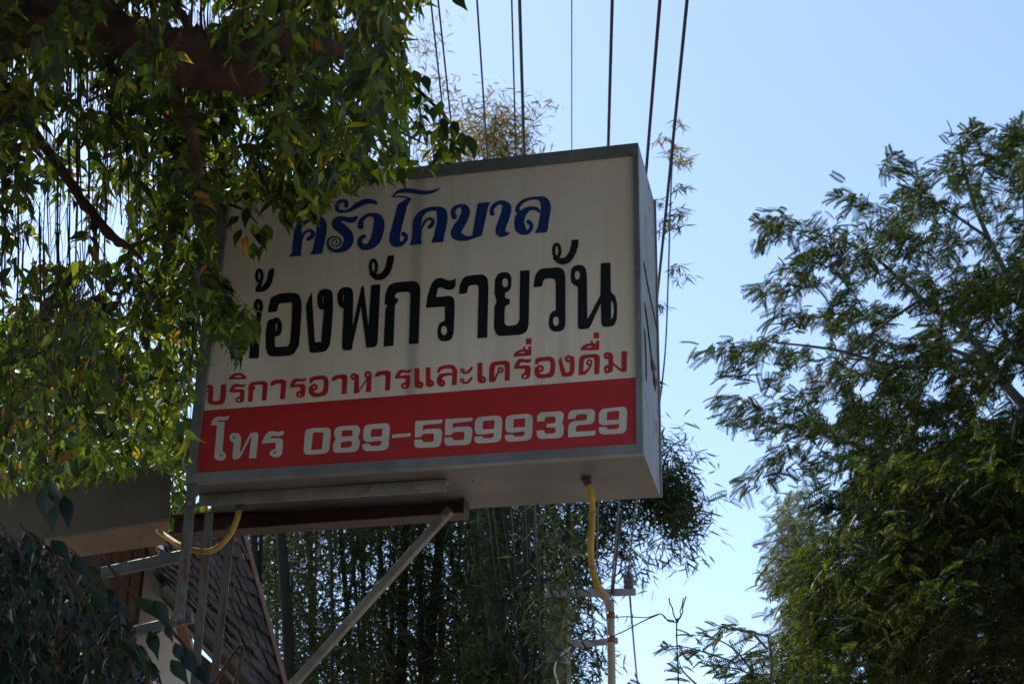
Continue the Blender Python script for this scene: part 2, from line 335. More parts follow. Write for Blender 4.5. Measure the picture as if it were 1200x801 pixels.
GL = [
('blue','A',[('S',[(133,655,43),(145,560,44),(145,500,38),(152,450,28),(180,412,20),(230,385,16),(300,360,16),(350,370,35),(368,410,48),(368,470,49),(352,560,47),(335,640,48)]),('P',[(60,717),(92,665),(178,665),(175,708)]),('P',[(260,697),(290,640),(384,640),(374,688)]),('S',[(188,545,7),(205,495,12),(250,470,13),(285,488,18),(282,520,19),(247,548,20)])]),
('blue','A',[('S',[(600,240,18),(600,205,18),(570,190,14),(530,205,18),(510,250,20),(530,285,16),(580,292,12),(640,275,17),(700,235,26),(770,200,26),(830,195,22),(870,205,18),(885,218,10)])]),
('blue','A',[('S',[(708,335,5),(670,366,25),(620,370,25),(560,357,21),(520,375,34),(507,412,44),(555,450,48),(608,500,48),(624,560,46),(600,610,40),(560,648,26),(500,660,17),(450,640,17),(428,600,14),(430,560,10),(460,535,9),(505,530,8),(540,550,8),(545,590,8),(510,618,7),(470,605,6),(465,570,6),(495,555,6),(515,575,6),(500,592,6)])]),
('blue','A',[('S',[(735,430,29),(735,395,23),(755,360,20),(800,326,16),(850,325,20),(890,345,36),(908,390,50),(905,450,52),(885,530,50),(858,580,44),(810,620,32),(755,620,30),(728,585,24),(735,548,22),(768,524,19)])]),
('blue','B',[('S',[(150,153,4),(200,110,14),(250,97,20),(320,95,23),(390,107,20),(460,114,18),(530,104,14),(575,84,8),(597,69,3)]),('S',[(150,153,5),(240,152,7),(300,162,8),(325,176,7)]),('P',[(285,170),(332,176),(305,215),(290,250),(196,250),(225,212)]),('S',[(243,250,46),(217,350,46),(191,450,46),(174,535,50),(182,578,45),(232,598,20),(272,562,18),(283,524,17),(258,502,22)])]),
('blue','B',[('S',[(375,555,44),(385,480,44),(384,400,42),(400,345,34),(440,300,25),(500,270,20),(570,265,20),(612,292,42),(622,330,50),(618,400,48),(602,470,48),(590,525,48)]),('P',[(310,607),(335,550),(425,550),(430,597)]),('P',[(515,585),(545,510),(640,510),(632,578)]),('S',[(435,440,8),(455,390,13),(500,358,13),(535,380,16),(527,412,18),(500,438,18)])]),
('blue','B',[('S',[(733,338,27),(722,300,22),(740,258,20),(785,237,15),(828,255,32),(841,300,41),(812,375,42),(765,450,46),(748,500,48),(785,528,38),(850,543,22),(920,528,14),(960,519,10)]),('P',[(956,210),(1079,202),(1056,235),(993,521),(900,524),(950,240)]),('P',[(860,530),(993,512),(990,521),(900,537),(820,566)])]),
('blue','C',[('S',[(290,312,22),(285,280,20),(310,235,20),(360,207,18),(405,220,30),(427,260,44),(408,340,46),(378,420,45),(365,470,46),(380,492,38),(425,500,16),(448,492,7)])]),
('blue','C',[('S',[(525,280,22),(532,248,18),(570,202,16),(640,172,15),(720,166,16),(775,190,38),(793,240,48),(790,300,46),(772,400,47),(766,440,47)]),('P',[(690,495),(722,425),(820,425),(805,487)]),('S',[(732,290,12),(700,264,17),(640,264,20),(585,300,34),(550,350,46),(545,410,48),(560,455,48),(610,488,22),(648,460,18),(658,415,18),(632,388,21)])]),
('black','D',[('P',[(118,736),(140,480),(196,480),(185,733)]),ring(182,385,19,14,1.9),('P',[(172,425),(200,405),(205,430),(196,500),(160,500)]),('L',[(50,700,11),(135,500,12)]),('P',[(0,440),(55,440),(50,738),(-5,742)]),ring(-2,410,28,14,1.5)]),
('black','D',[ring(189,182,18,11,2.2),('S',[(198,232,11),(182,258,14),(176,277,14)]),('S',[(178,277,14),(220,265,19),(252,225,20),(266,170,19)]),('P',[(252,136),(290,131),(285,185),(247,185)])]),
('black','D',[('L',[(283,392,30),(292,350,31),(330,333,33),(400,327,32),(430,330,32),(441,360,32),(441,400,32),(432,560,31),(424,640,30),(400,680,31),(380,686,32),(320,690,32),(275,690,32),(262,660,31),(262,560,31),(270,500,28)]),('P',[(247,428),(308,422),(315,375),(252,375)]),ring(303,524,22,16,2.2)]),
('black','D',[('P',[(541,284),(500,378),(524,685),(532,698),(585,694),(562,630),(546,380)]),('L',[(650,315,32),(652,420,31),(640,560,32),(632,640,30),(615,658,33),(560,664,33)]),('P',[(562,626),(606,624),(606,660),(560,660)]),('S',[(650,302,30),(620,288,18),(598,310,18),(596,355,18),(606,388,19),(630,392,14)])]),
('black','E',[('S',[(155,345,30),(125,334,18),(104,358,18),(103,405,18),(118,436,18),(145,436,14)]),('P',[(124,345),(188,345),(190,380),(186,560),(185,725),(172,738),(122,738),(112,722),(126,440)]),('P',[(185,700),(178,610),(246,306),(260,306),(264,350),(208,600)]),('P',[(246,306),(260,306),(296,612),(300,715),(276,715),(244,470)]),('P',[(310,300),(372,296),(353,690),(338,716),(285,722),(272,712),(290,600)])]),
('black','E',[ring(325,178,21,11,2.1),('S',[(315,226,16),(345,246,20),(385,240,22),(420,200,23),(437,140,23)]),('P',[(418,104),(465,99),(460,155),(413,150)])]),
('black','E',[('P',[(400,430),(405,360),(430,300),(475,283),(600,272),(635,295),(640,340),(628,693),(562,697),(575,360),(560,345),(485,350),(470,365),(470,390),(492,388),(490,415),(470,432),(460,708),(393,713),(405,460),(420,435)])]),
('black','F',[('P',[(47,453),(60,370),(85,290),(120,255),(150,250),(195,270),(230,268),(248,250),(248,310),(230,330),(190,335),(150,315),(130,320),(115,382),(215,372),(238,390),(242,430),(235,620),(220,665),(190,678),(150,678),(128,655),(125,600),(135,560),(160,543),(175,540),(175,445)]),hole(170,605,20,31)]),
('black','F',[('P',[(270,362),(275,300),(300,250),(330,237),(430,228),(460,250),(468,300),(460,653),(393,658),(403,310),(390,298),(345,302),(330,315),(325,357)])]),
('black','F',[('P',[(575,213),(535,222),(512,260),(508,360),(525,412),(508,440),(505,590),(520,630),(545,643),(690,632),(725,612),(738,570),(744,200),(680,205),(675,540),(655,568),(595,575),(575,560),(578,450),(590,435),(610,432),(612,395),(578,388),(578,352),(600,345),(620,320),(624,250),(605,217)]),hole(580,285,20,31)]),
('black','G',[('P',[(140,373),(150,300),(175,255),(210,245),(310,238),(345,255),(355,300),(355,620),(345,655),(320,668),(275,670),(248,650),(242,600),(252,550),(275,530),(290,527),(290,330),(275,312),(220,315),(205,330),(200,368)]),hole(291,600,20,32)]),
('black','G',[ring(297,128,21,11,2.1),('S',[(288,176,16),(320,196,21),(365,190,23),(400,145,23),(417,90,23)]),('P',[(397,56),(444,51),(439,110),(393,106)])]),
('black','G',[('P',[(390,300),(395,245),(420,225),(460,220),(490,240),(500,290),(502,590),(590,425),(592,212),(658,206),(660,405),(690,430),(703,490),(700,590),(680,632),(610,640),(597,620),(592,480),(520,640),(505,652),(450,655),(438,640),(438,365),(415,360),(395,340)]),hole(435,292,17,29),('-',[(661,460),(675,478),(681,520),(676,565),(661,590)])]),
('red','H',[ring(112,316,24,12),('S',[(125,284,12),(148,300,24),(143,400,27),(142,452,26),(200,468,19),(262,452,28),(279,400,29),(285,330,29)]),('P',[(257,269),(313,264),(308,345),(252,345)])]),
('red','H',[('P',[(342,355),(362,300),(395,262),(440,260),(480,272),(525,260),(520,290),(480,300),(440,290),(410,300),(395,322),(495,318),(515,335),(510,430),(495,460),(465,468),(430,465),(410,445),(415,415),(440,400),(462,398),(465,350)]),hole(450,435,14),('P',[(340,215),(360,170),(415,143),(480,145),(530,180),(530,208)]),('-',[(395,190),(430,170),(470,172),(492,188)])]),
('red','H',[('P',[(548,455),(556,330),(550,312),(562,262),(600,240),(730,228),(762,250),(762,300),(750,440),(698,443),(710,280),(700,268),(620,275),(610,290),(632,298),(625,320),(607,330),(598,455)])]),
('red','H',[('P',[(790,282),(800,240),(830,220),(930,210),(965,230),(965,260),(950,425),(895,428),(910,270),(895,255),(850,258),(838,280)])]),
('red','H',[('P',RO),hole(1108,378,14)]),
('red','I',[('S',[(123,330,18),(140,300,22),(200,288,21),(262,286,23),(288,320,26),(285,400,27),(268,450,27),(215,470,21),(155,470,24),(128,440,26),(125,400,22)]),ring(160,390,26,12)]),
('red','I',[('P',[(345,320),(355,285),(385,262),(490,247),(520,265),(520,300),(510,460),(455,465),(463,310),(450,295),(410,298),(395,318)])]),
('red','I',[ring(588,275,24,13),('P',[(590,248),(625,242),(645,270),(645,440),(630,455),(590,457),(585,440),(595,300)]),('L',[(640,440,8),(738,290,9)]),ring(742,255,27,14),('P',[(732,285),(782,270),(775,440),(718,443)])]),
('red','I',[('P',[(812,278),(825,240),(850,218),(960,207),(990,225),(990,260),(978,422),(925,427),(935,270),(920,255),(875,258),(862,275)])]),
('red','I',[('P',sh(RO,30,-2)),hole(1138,376,14)]),
('red','J',[('P',[(138,275),(192,272),(192,470),(165,490),(138,465)]),('L',[(165,462,26),(170,464,26)]),ring(195,455,25,15)]),
('red','J',[('P',[(258,268),(312,265),(310,460),(262,455)]),('L',[(287,450,27),(292,452,27)]),ring(311,440,25,14)]),
('red','J',[('S',[(398,312,16),(420,278,19),(480,262,20),(545,262,22),(574,300,25),(572,330,26)]),('P',[(549,290),(601,290),(595,457),(540,460)]),('S',[(545,338,13),(470,345,16),(418,368,26),(405,420,26),(412,445,22)]),ring(432,438,26,14)]),
('red','J',[ring(658,300,17,9),('S',[(668,326,9),(710,322,13),(742,292,15),(758,268,11)]),ring(654,410,17,9),('S',[(664,436,9),(708,432,13),(742,400,15),(756,378,11)])]),
('red','J',[('P',[(820,220),(875,215),(872,390),(820,400)]),('L',[(845,400,26),(855,412,25)]),ring(877,400,25,14)]),
('red','J',[('P',[(945,420),(948,260),(970,215),(1010,203),(1130,192),(1165,212),(1172,250),(1168,408),(1115,412),(1118,260),(1105,238),(1030,243),(1008,262),(1003,340),(1000,425),(965,428)]),ring(1070,295,23,11),('L',[(1048,318,9),(1025,360,11),(1000,405,17)])]),
('red','K',[('P',[(12,435),(30,370),(60,335),(95,330),(130,340),(190,335),(185,365),(150,375),(100,365),(75,378),(68,402),(165,395),(185,420),(180,500),(165,530),(130,542),(95,535),(85,505),(95,480),(120,475),(125,432)]),hole(125,510,14)]),
('red','K',[('P',[(5,312),(25,270),(70,243),(105,240),(105,212),(126,207),(130,238),(158,238),(160,208),(190,205),(188,300)]),('-',[(60,280),(90,264),(115,265),(128,275)]),('P',[(133,130),(192,126),(190,188),(135,192)])]),
('red','K',[('S',[(242,372,17),(258,345,21),(320,335,21),(382,335,23),(404,370,25),(402,440,26),(388,488,27),(340,504,21),(270,506,23),(247,475,25),(243,435,22)]),ring(278,430,25,12)]),
('red','K',[('P',[(490,310),(460,350),(492,500),(510,512),(545,512),(534,470),(500,360)]),('S',[(598,330,25),(600,420,25),(592,470,25),(560,490,21),(530,492,20)]),ring(564,333,25,13)]),
('red','K',[('P',[(662,490),(668,340),(690,300),(730,290),(840,282),(875,300),(880,340),(872,485),(820,490),(825,340),(815,322),(740,328),(718,345),(712,440),(712,497),(675,497)]),ring(773,372,22,10,1.1),('L',[(786,400,10),(765,438,11),(725,475,17)])]),
('red','K',[('P',[(680,248),(700,205),(750,180),(785,178),(785,152),(805,150),(810,178),(838,178),(842,150),(875,148),(870,245)]),('-',[(735,222),(765,205),(795,205),(808,216)]),('P',[(815,70),(872,66),(870,128),(818,130)])]),
('red','K',[ring(952,300,22,14),('P',[(960,270),(1000,270),(1012,300),(1012,440),(998,470),(965,470),(962,330)]),ring(952,438,21,13,1.4),('L',[(1008,380,9),(1090,448,12),(1118,448,20)]),('P',[(1095,258),(1152,256),(1148,455),(1130,468),(1095,462)])]),
('cream','L',[('P',[(148,207),(172,145),(215,112),(260,108),(300,116),(355,102),(335,150),(280,155),(240,148),(222,165),(222,207)]),('P',[(222,168),(303,168),(274,520),(190,520)]),('L',[(228,540,42),(240,545,42)]),ring(265,535,32,20),hole(262,533,13)]),
('cream','L',[ring(405,340,32,20),('P',[(405,290),(450,290),(480,330),(475,420),(455,560),(440,577),(400,577),(385,560),(400,385)]),('P',[(425,575),(470,555),(590,320),(600,285),(575,295),(478,490)]),('P',[(575,295),(620,280),(655,285),(668,305),(642,560),(562,565),(592,330)]),hole(405,340,13)]),
('cream','L',[('P',[(702,402),(730,330),(775,275),(820,265),(870,280),(945,265),(935,315),(880,325),(820,318),(785,345),(905,345),(935,365),(925,500),(905,540),(860,552),(810,545),(785,520),(795,485),(830,470),(850,465),(856,392)]),hole(845,500,14)]),
('cream','M',[('P',[(58,270),(75,232),(120,222),(285,212),(315,230),(318,280),(302,430),(285,465),(245,477),(85,488),(50,475),(44,440)]),('-',[(140,264),(245,260),(228,432),(119,440)])]),
('cream','M',[('P',[(352,250),(375,210),(420,202),(580,190),(612,215),(610,270),(590,315),(610,350),(600,420),(580,450),(540,460),(370,468),(342,455),(340,380),(370,325),(352,300)]),('-',[(430,250),(440,243),(530,238),(538,250),(535,290),(525,300),(435,305),(425,295)]),('-',[(425,362),(520,348),(532,360),(525,402),(510,412),(425,418),(415,405)])]),
('cream','M',[('P',[(650,220),(672,188),(700,183),(870,168),(905,182),(912,220),(900,400),(882,430),(840,443),(680,450),(645,438),(635,410),(635,380),(708,374),(720,398),(805,396),(826,380),(830,343),(690,362),(655,352),(642,320)]),('-',[(725,230),(835,222),(832,300),(720,308)])]),
('cream','M',[('P',[(932,285),(1125,268),(1120,303),(935,320)])]),
('cream','N',[('P',[(52,192),(328,176),(322,213),(130,232),(127,288),(165,272),(295,265),(322,285),(325,320),(312,415),(292,445),(260,453),(85,461),(52,450),(42,425),(45,378),(122,375),(130,405),(225,400),(240,385),(240,325),(225,315),(130,322),(112,352),(48,356)])]),
('cream','N',[('P',[(355,172),(632,155),(628,193),(432,212),(428,265),(465,250),(600,245),(625,265),(628,300),(615,390),(598,420),(565,430),(390,440),(358,430),(345,405),(347,358),(425,352),(435,385),(530,380),(547,365),(547,308),(535,297),(435,303),(418,330),(350,335)])]),
('cream','N',[('P',NINE),('-',NH)]),
('cream','N',[('P',sh(NINE,308,-18)),('-',sh(NH,308,-18))]),
('cream','O',[('P',[(165,180),(195,148),(230,145),(400,135),(430,155),(430,210),(415,250),(432,290),(428,370),(405,400),(370,405),(200,415),(168,400),(158,370),(160,330),(235,325),(240,352),(255,362),(335,358),(350,345),(350,310),(335,297),(258,300),(258,262),(335,258),(350,245),(352,200),(340,188),(255,192),(240,205),(240,235),(162,240)])]),
('cream','O',[('P',[(472,215),(478,160),(500,130),(540,122),(715,113),(742,135),(745,180),(740,230),(718,262),(680,268),(575,275),(555,290),(552,342),(750,330),(745,378),(475,398),(472,330),(485,265),(510,240),(550,232),(650,226),(665,210),(667,175),(655,162),(570,168),(552,180),(548,210)])]),
('cream','O',[('P',[(785,160),(805,120),(840,108),(1030,88),(1062,105),(1070,150),(1062,315),(1045,350),(1005,360),(820,370),(792,355),(783,330),(785,295),(862,292),(872,318),(965,315),(988,300),(990,262),(830,277),(795,267),(783,240)]),('-',[(870,142),(990,130),(985,220),(860,228)])]),
]
def sdf_poly(X, Y, P):
    P = np.array(P, float); d = np.full(X.shape, 1e9); ins = np.zeros(X.shape, bool)
    for i in range(len(P)):
        a, b = P[i], P[(i+1) % len(P)]; e = b-a; wx, wy = X-a[0], Y-a[1]
        t = np.clip((wx*e[0]+wy*e[1])/max(e@e, 1e-9), 0, 1); d = np.minimum(d, np.hypot(wx-e[0]*t, wy-e[1]*t))
        c = ((a[1] > Y) != (b[1] > Y)); xi = a[0]+(Y-a[1])/(e[1] if abs(e[1]) > 1e-9 else 1e-9)*e[0]
        ins ^= c & (X < xi)
    return np.where(ins, -d, d)
def sdf_stroke(X, Y, P):
    d = np.full(X.shape, 1e9)
    for a, b in zip(P[:-1], P[1:]):
        ex, ey = b[0]-a[0], b[1]-a[1]; t = np.clip(((X-a[0])*ex+(Y-a[1])*ey)/max(ex*ex+ey*ey, 1e-9), 0, 1)
        d = np.minimum(d, np.hypot(X-a[0]-ex*t, Y-a[1]-ey*t)-(a[2]+(b[2]-a[2])*t))
    return d
def soften(P):
    out = []; n = len(P)
    for i in range(n):
        a, b, c = (np.array(P[(i+k) % n][:2], float) for k in (-1, 0, 1))
        la, lc = np.linalg.norm(a-b)+1e-9, np.linalg.norm(c-b)+1e-9; q = (a-b)@(c-b)/(la*lc); cut = 14 if q < -.2 else 4; ka = min(cut, la*.4); kc = min(cut, lc*.4)
        out += [tuple(b+(a-b)/la*ka), tuple(b*.5+(b+(a-b)/la*ka)*.25+(b+(c-b)/lc*kc)*.25), tuple(b+(c-b)/lc*kc)]
    return out
def glyph(ops, s):
    pts = np.array([p[:2] for o, P in ops for p in P]); pad = 60 if any(o in 'SL' for o, _ in ops) else 8
    x0, y0 = pts.min(0)-pad; x1, y1 = pts.max(0)+pad; h = s*.42
    xs = np.arange(x0, x1+h, h); ys = np.arange(y0, y1+h, h); X, Y = np.meshgrid(xs, ys)
    D = np.full(X.shape, 1e9)
    for o, P in ops:
        if o == 'S': D = np.minimum(D, sdf_stroke(X, Y, [tuple(q) for q in crv(P, 6)]))
        elif o == 'L': D = np.minimum(D, sdf_stroke(X, Y, P))
        elif o == 'P': D = np.minimum(D, sdf_poly(X, Y, soften(P)))
        else: D = np.maximum(D, -sdf_poly(X, Y, P))
    return xs, ys, D
def march(xs, ys, D):                     # filled marching squares, interior runs merged
    V = {}; VL = []; Fc = []
    def vid(x, y):
        k = (round(x, 3), round(y, 3))
        if k not in V: V[k] = len(VL); VL.append((x, y))
        return V[k]
    I = D < 0
    for j in range(len(ys)-1):
        run = None; full = I[j,:-1] & I[j,1:] & I[j+1,:-1] & I[j+1,1:]; anyc = I[j,:-1] | I[j,1:] | I[j+1,:-1] | I[j+1,1:]
        for i in range(len(xs)-1):
            if full[i]:
                if run is None: run = i
                continue
            if run is not None:
                Fc.append([vid(xs[run],ys[j]), vid(xs[i],ys[j]), vid(xs[i],ys[j+1]), vid(xs[run],ys[j+1])]); run = None
            if not anyc[i]: continue
            cs = [(i,j),(i+1,j),(i+1,j+1),(i,j+1)]; poly = []
            for k in range(4):
                a, b = cs[k], cs[(k+1) % 4]; da, db = D[a[1],a[0]], D[b[1],b[0]]
                if da < 0: poly.append(vid(xs[a[0]], ys[a[1]]))
                if (da < 0) != (db < 0):
                    t = da/(da-db); poly.append(vid(xs[a[0]]+(xs[b[0]]-xs[a[0]])*t, ys[a[1]]+(ys[b[1]]-ys[a[1]])*t))
            p2 = [p for n, p in enumerate(poly) if p != poly[n-1]]
            if len(p2) >= 3: Fc.append(p2)
        if run is not None: i = len(xs)-1; Fc.append([vid(xs[run],ys[j]), vid(xs[i],ys[j]), vid(xs[i],ys[j+1]), vid(xs[run],ys[j+1])])
    return VL, Fc


LAY = {'blue': -.0016, 'black': -.0020, 'red': -.0014, 'cream': -.0018}
for c, cr, ops in GL:
    ox, oy, s = CR[cr]; xs, ys, D = glyph(ops, s); VL, Fc = march(xs, ys, D)
    base = .008 if c == 'cream' else .012
    V = [sp(ox+x/s, oy+y/s, base+LAY[c]) for x, y in VL]
    mesh('letter', V, [f[::-1] for f in Fc], M[c], sign)

# ---------------------------------------------------------------- steel frame under the sign
fr = empty('steel_support_frame', (BL.x, YS+.1, BL.z-.6), 'angle iron frame with dark red beam and diagonal brace under the sign', 'sign frame')
def zp(px, py, Y): return at(px, py, Y)
# angle rail bolted under the front of the box
def under(px, py, z): # point of horizontal plane at height z
    d = FWD + RIGHT*((px-600)/F_PX) + UP*((400.5-py)/F_PX); return EYE + d*((z-EYE.z)/d.z)
zb = BL.z-.004; zr = (BL.z+BR.z)/2
a = Vector((BL.x+.01, YS+.13, BL.z-.003)); b_ = at(523, 562, YS+.13)
b = MB(); b.angle_iron(a, Vector((b_.x, YS+.13, a.z+(b_.x-a.x)*(BR.z-BL.z)/(BR.x-BL.x))), .05, .006, (0,0,-1), (0,1,0)); b.build('angle_rail', M['steel_light'], fr)
# dark red beam along the back edge (I-section)
bt = at(205, 607, YS+.40); be = at(546, 582, YS+.40)
b = MB(); h = .085
for (w_, z0, z1) in ((.09, 0, .008), (.010, .008, h-.008), (.09, h-.008, h)):
    p, q = Vector(bt), Vector(be)
    p.z -= z1; q.z -= z1; dz = z1-z0
    b.hexa([p+Vector((0,-w_/2,0)), q+Vector((0,-w_/2,0)), q+Vector((0,w_/2,0)), p+Vector((0,w_/2,0))],
           [p+Vector((0,-w_/2,dz)), q+Vector((0,-w_/2,dz)), q+Vector((0,w_/2,dz)), p+Vector((0,w_/2,dz))])
b.build('beam', M['beam'], fr)
b = MB(); b.box((be.x-.003, be.y-.045, be.z-h-.001), (be.x+.004, be.y+.045, be.z+.001)); b.build('end_plate', M['beam'], fr)
def post(px0, py0, px1, py1, Y0, Y1, w_, mat, nm='post', ext=0):
    p, q = zp(px0, py0, Y0), zp(px1, py1, Y1)
    if ext: q = q+(q-p).normalized()*ext
    b = MB(); b.angle_iron(p+Vector((-w_/2,0,0)), q+Vector((-w_/2,0,0)), w_, .005, (1,0,0), (0,1,0)); return b.build(nm, mat, fr)
post(225,566,209,727,YS+.01,YS+.01,.044,M['steel'])
post(245,600,230,775,YS+.20,YS+.20,.036,M['steel'],ext=2.2)
post(271,615,250,801,YS+.33,YS+.33,.036,M['steel'],ext=2.2)
def arm(p0, p1, w_, h_, mat, nm):
    b = MB(); b.bar(p0, p1, w_, h_, (0,0,1)); return b.build(nm, mat, fr)
arm(zp(120,671,YS+.06), zp(214,651,YS+.06), .045, .03, M['steel'], 'arm')
arm(zp(150,741,YS+.06), zp(226,724,YS+.06), .040, .03, M['steel'], 'arm')
arm(zp(528,597,YS+.40-.05), zp(342,803,YS+.70)+(zp(342,803,YS+.70)-zp(528,597,YS+.35)).normalized()*.8, .040, .028, M['steel_light'], 'brace')
for px, py, Y in ((214,655,YS+.02),(222,590,YS+.02),(520,606,YS+.32),(212,722,YS+.02)):
    p = zp(px, py, Y-.02); b = MB(); b.tube([p, p+Vector((0,-.006,0))], .010, 6); b.build('bolt', M['galv'], fr)

# ---------------------------------------------------------------- hoses, pipe, loose wires
def hose(name, pts, rad, mat, label, cat):
    b = MB(); P = crv([tuple(p) for p in pts], 8); b.tube(P, rad, 10)
    o = b.build(name, mat, None, True); gb = MB(); k_ = 0 if label.startswith('yellow hose') else -1; e, d = Vector(P[k_][:3]), Vector(P[1 if k_ == 0 else -2][:3])-Vector(P[k_][:3])
    d.normalize(); r0_ = rad[0] if hasattr(rad, '__len__') else rad; gb.tube([e-d*.008, e+d*.010, e+d*.011, e+d*.03], [r0_*1.6, r0_*1.6, r0_*1.3, r0_*1.2], 8); gb.build('gland', M['porcelain'], o); return tag(o, label, cat)
zu = lambda u, v: lerp(lerp(BL,BR,u), lerp(BLk,BRk,u), v)
hp = [at(687,561,YS+.22), at(693,580,YS+.22), at(694,610,YS+.23), at(692,640,YS+.24), at(694,665,YS+.26), at(700,685,YS+.29), at(708,700,YS+.30)]
hose('yellow_hose', hp, [.0135]*(6*8)+[.0135], M['yellow'], 'yellow hose hanging from the underside of the sign down to the tan pipe', 'hose')
hp = [at(186,622,YS+.3), at(196,629,YS+.22), at(212,639,YS+.12), at(232,645,YS+.1), at(250,644,YS+.1), at(268,628,YS+.1), at(277,609,YS+.12), at(281,594,YS+.16)]
hose('yellow_hose', hp, .0125, M['yellow'], 'yellow conduit hose looping behind the posts under the left corner of the sign', 'hose')
pp = empty('tan_pipe', at(717,801,YS+.3), 'upright tan conduit pipe with red tape bands below the right underside of the sign', 'pipe')
top = [at(702,694,YS+.3), at(709,699,YS+.3), at(713,708,YS+.3), at(715,722,YS+.3), at(717,801,YS+.3)]
low = top[-1]+(top[-1]-top[-2])*1.0; low.z = 0; low.x = top[-1].x+.02
b = MB(); b.tube(crv([tuple(p) for p in top+[low]], 6), .0155, 12); b.build('pipe', M['tan'], pp, True)
for y in (721, 749):
    p = at(715.5+(y-721)*.02, y, YS+.3); b = MB(); b.tube([p+Vector((0,0,-.013)), p+Vector((0,0,.013))], .0172, 12); b.build('tape_band', M['redtape'], pp, True)
def wire(name, pts, r, label, mat=M['cable'], cat='wire', n=6, sides=5, group=None):
    P = crv([tuple(p) for p in pts], n) if len(pts) > 2 else [np.array(p) for p in pts]
    b = MB(); b.tube(P, r, sides); return tag(b.build(name, mat, None, True), label, cat, group)
wire('hanging_wire', [at(630,590,YS+.47), at(632,660,YS+.47), at(633,740,YS+.46), at(637,801,YS+.44), at(639,980,YS+.4)], .0025, 'thin straight wire hanging from the back edge of the sign')
Y = YS+.32
wire('loose_wire', [at(717,723,Y), at(735,722,Y), at(757,723,Y), at(772,719,Y), at(778,721,Y), at(783,727,Y), at(792,728.5,Y)], .0022, 'thin loose wire leaving the upper tape band of the tan pipe, nearly level', cat='loose wire')
wire('loose_wire', [at(720,744,Y), at(735,737,Y), at(752,728,Y), at(768,721,Y), at(775,719,Y), at(781,725,Y), at(790,727,Y)], .0026, 'thin loose wire rising from the lower tape band of the tan pipe', cat='loose wire')
tw = empty('twisted_wire', at(793,728,Y), 'upright wire right of the tan pipe, ending in frayed prongs twisted together', 'twisted wire')
def tsub(pts, r): b = MB(); b.tube(crv([tuple(at(x,y,Y)) for x, y in pts], 5), r, 5); b.build('strand', M['cable'], tw, True)
tsub([(793,728),(793,745),(794,770),(795,801),(797,900)], .003)
tsub([(793,728),(789,718),(788,712),(785,706),(784,700)], .0026)
tsub([(793,728),(797,722),(800,717),(800,712),(802,704),(804,698)], .0026)
tsub([(793,728),(798,722),(797,716),(799,710),(801,700)], .0022)
tsub([(788,727),(793,729),(795,727),(792,725),(797,724)], .0024)

# ---------------------------------------------------------------- utility pole and power lines
YP = 23.0
tp = at(654, 690, YP); pole = empty('utility_pole', (tp.x, YP, 0), 'mossy square concrete utility pole standing among the bamboo behind the sign', 'utility pole')
b = MB(); hw = .155
b.hexa([(tp.x-hw*1.25,YP-hw*1.2,0),(tp.x+hw*1.25,YP-hw*1.2,0),(tp.x+hw*1.25,YP+hw*1.2,0),(tp.x-hw*1.25,YP+hw*1.2,0)],
       [(tp.x-hw,YP-hw,tp.z+.04),(tp.x+hw,YP-hw,tp.z+.04),(tp.x+hw,YP+hw,tp.z+.04),(tp.x-hw,YP+hw,tp.z+.04)]); b.build('shaft', M['concrete'], pole)
def crossarm(x0, x1, y0, y1, s):
    b = MB(); b.bar(at(x0,y0,YP-.22), at(x1,y1,YP-.22), s, s*.7, (0,0,1)); b.build('crossarm', M['steel_light'], pole)
crossarm(638, 745, 696, 693, .10); crossarm(664, 724, 756, 750, .085)
def insul(px, py, Y, sc=1.0):
    p = at(px, py, Y); b = MB(); prof = [(0,.05),(.02,.065),(.03,.072),(.07,.075),(.075,.062),(.09,.062),(.095,.078),(.14,.08),(.145,.062),(.16,.062),(.165,.074),(.21,.072),(.23,.05),(.25,.03),(.33,.022)]
    b.tube([p+Vector((0,0,z*sc)) for z, r in prof], [r*sc for z, r in prof], 12); b.build('insulator', M['porcelain'], pole, True)
insul(737, 690, YP-.22, 1.0); insul(700, 690, YP-.22, .8)
hd = at(653, 772, YP-.4); b = MB()   # street lamp head on a short bracket
b.tube(crv([tuple(at(668,757,YP-.3)), tuple(at(661,763,YP-.4)), tuple(at(656,766,YP-.45))], 4), .025, 8); lampb = b.build('lamp_bracket', M['steel_light'], pole, True)
b = MB(); b.tube([hd+Vector((0,0,.14)), hd+Vector((0,0,.06)), hd+Vector((0,0,-.04))], [.03,.10,.17], 12); b.build('lamp_shade', M['porcelain'], pole, True)
b = MB(); b.tube(crv([tuple(at(x,y,YP-.5)) for x, y in ((668,757),(660,765),(653,772),(650,785),(653,797),(656,806))], 5), .012, 5); b.build('drop_wire', M['cream'], pole, True)
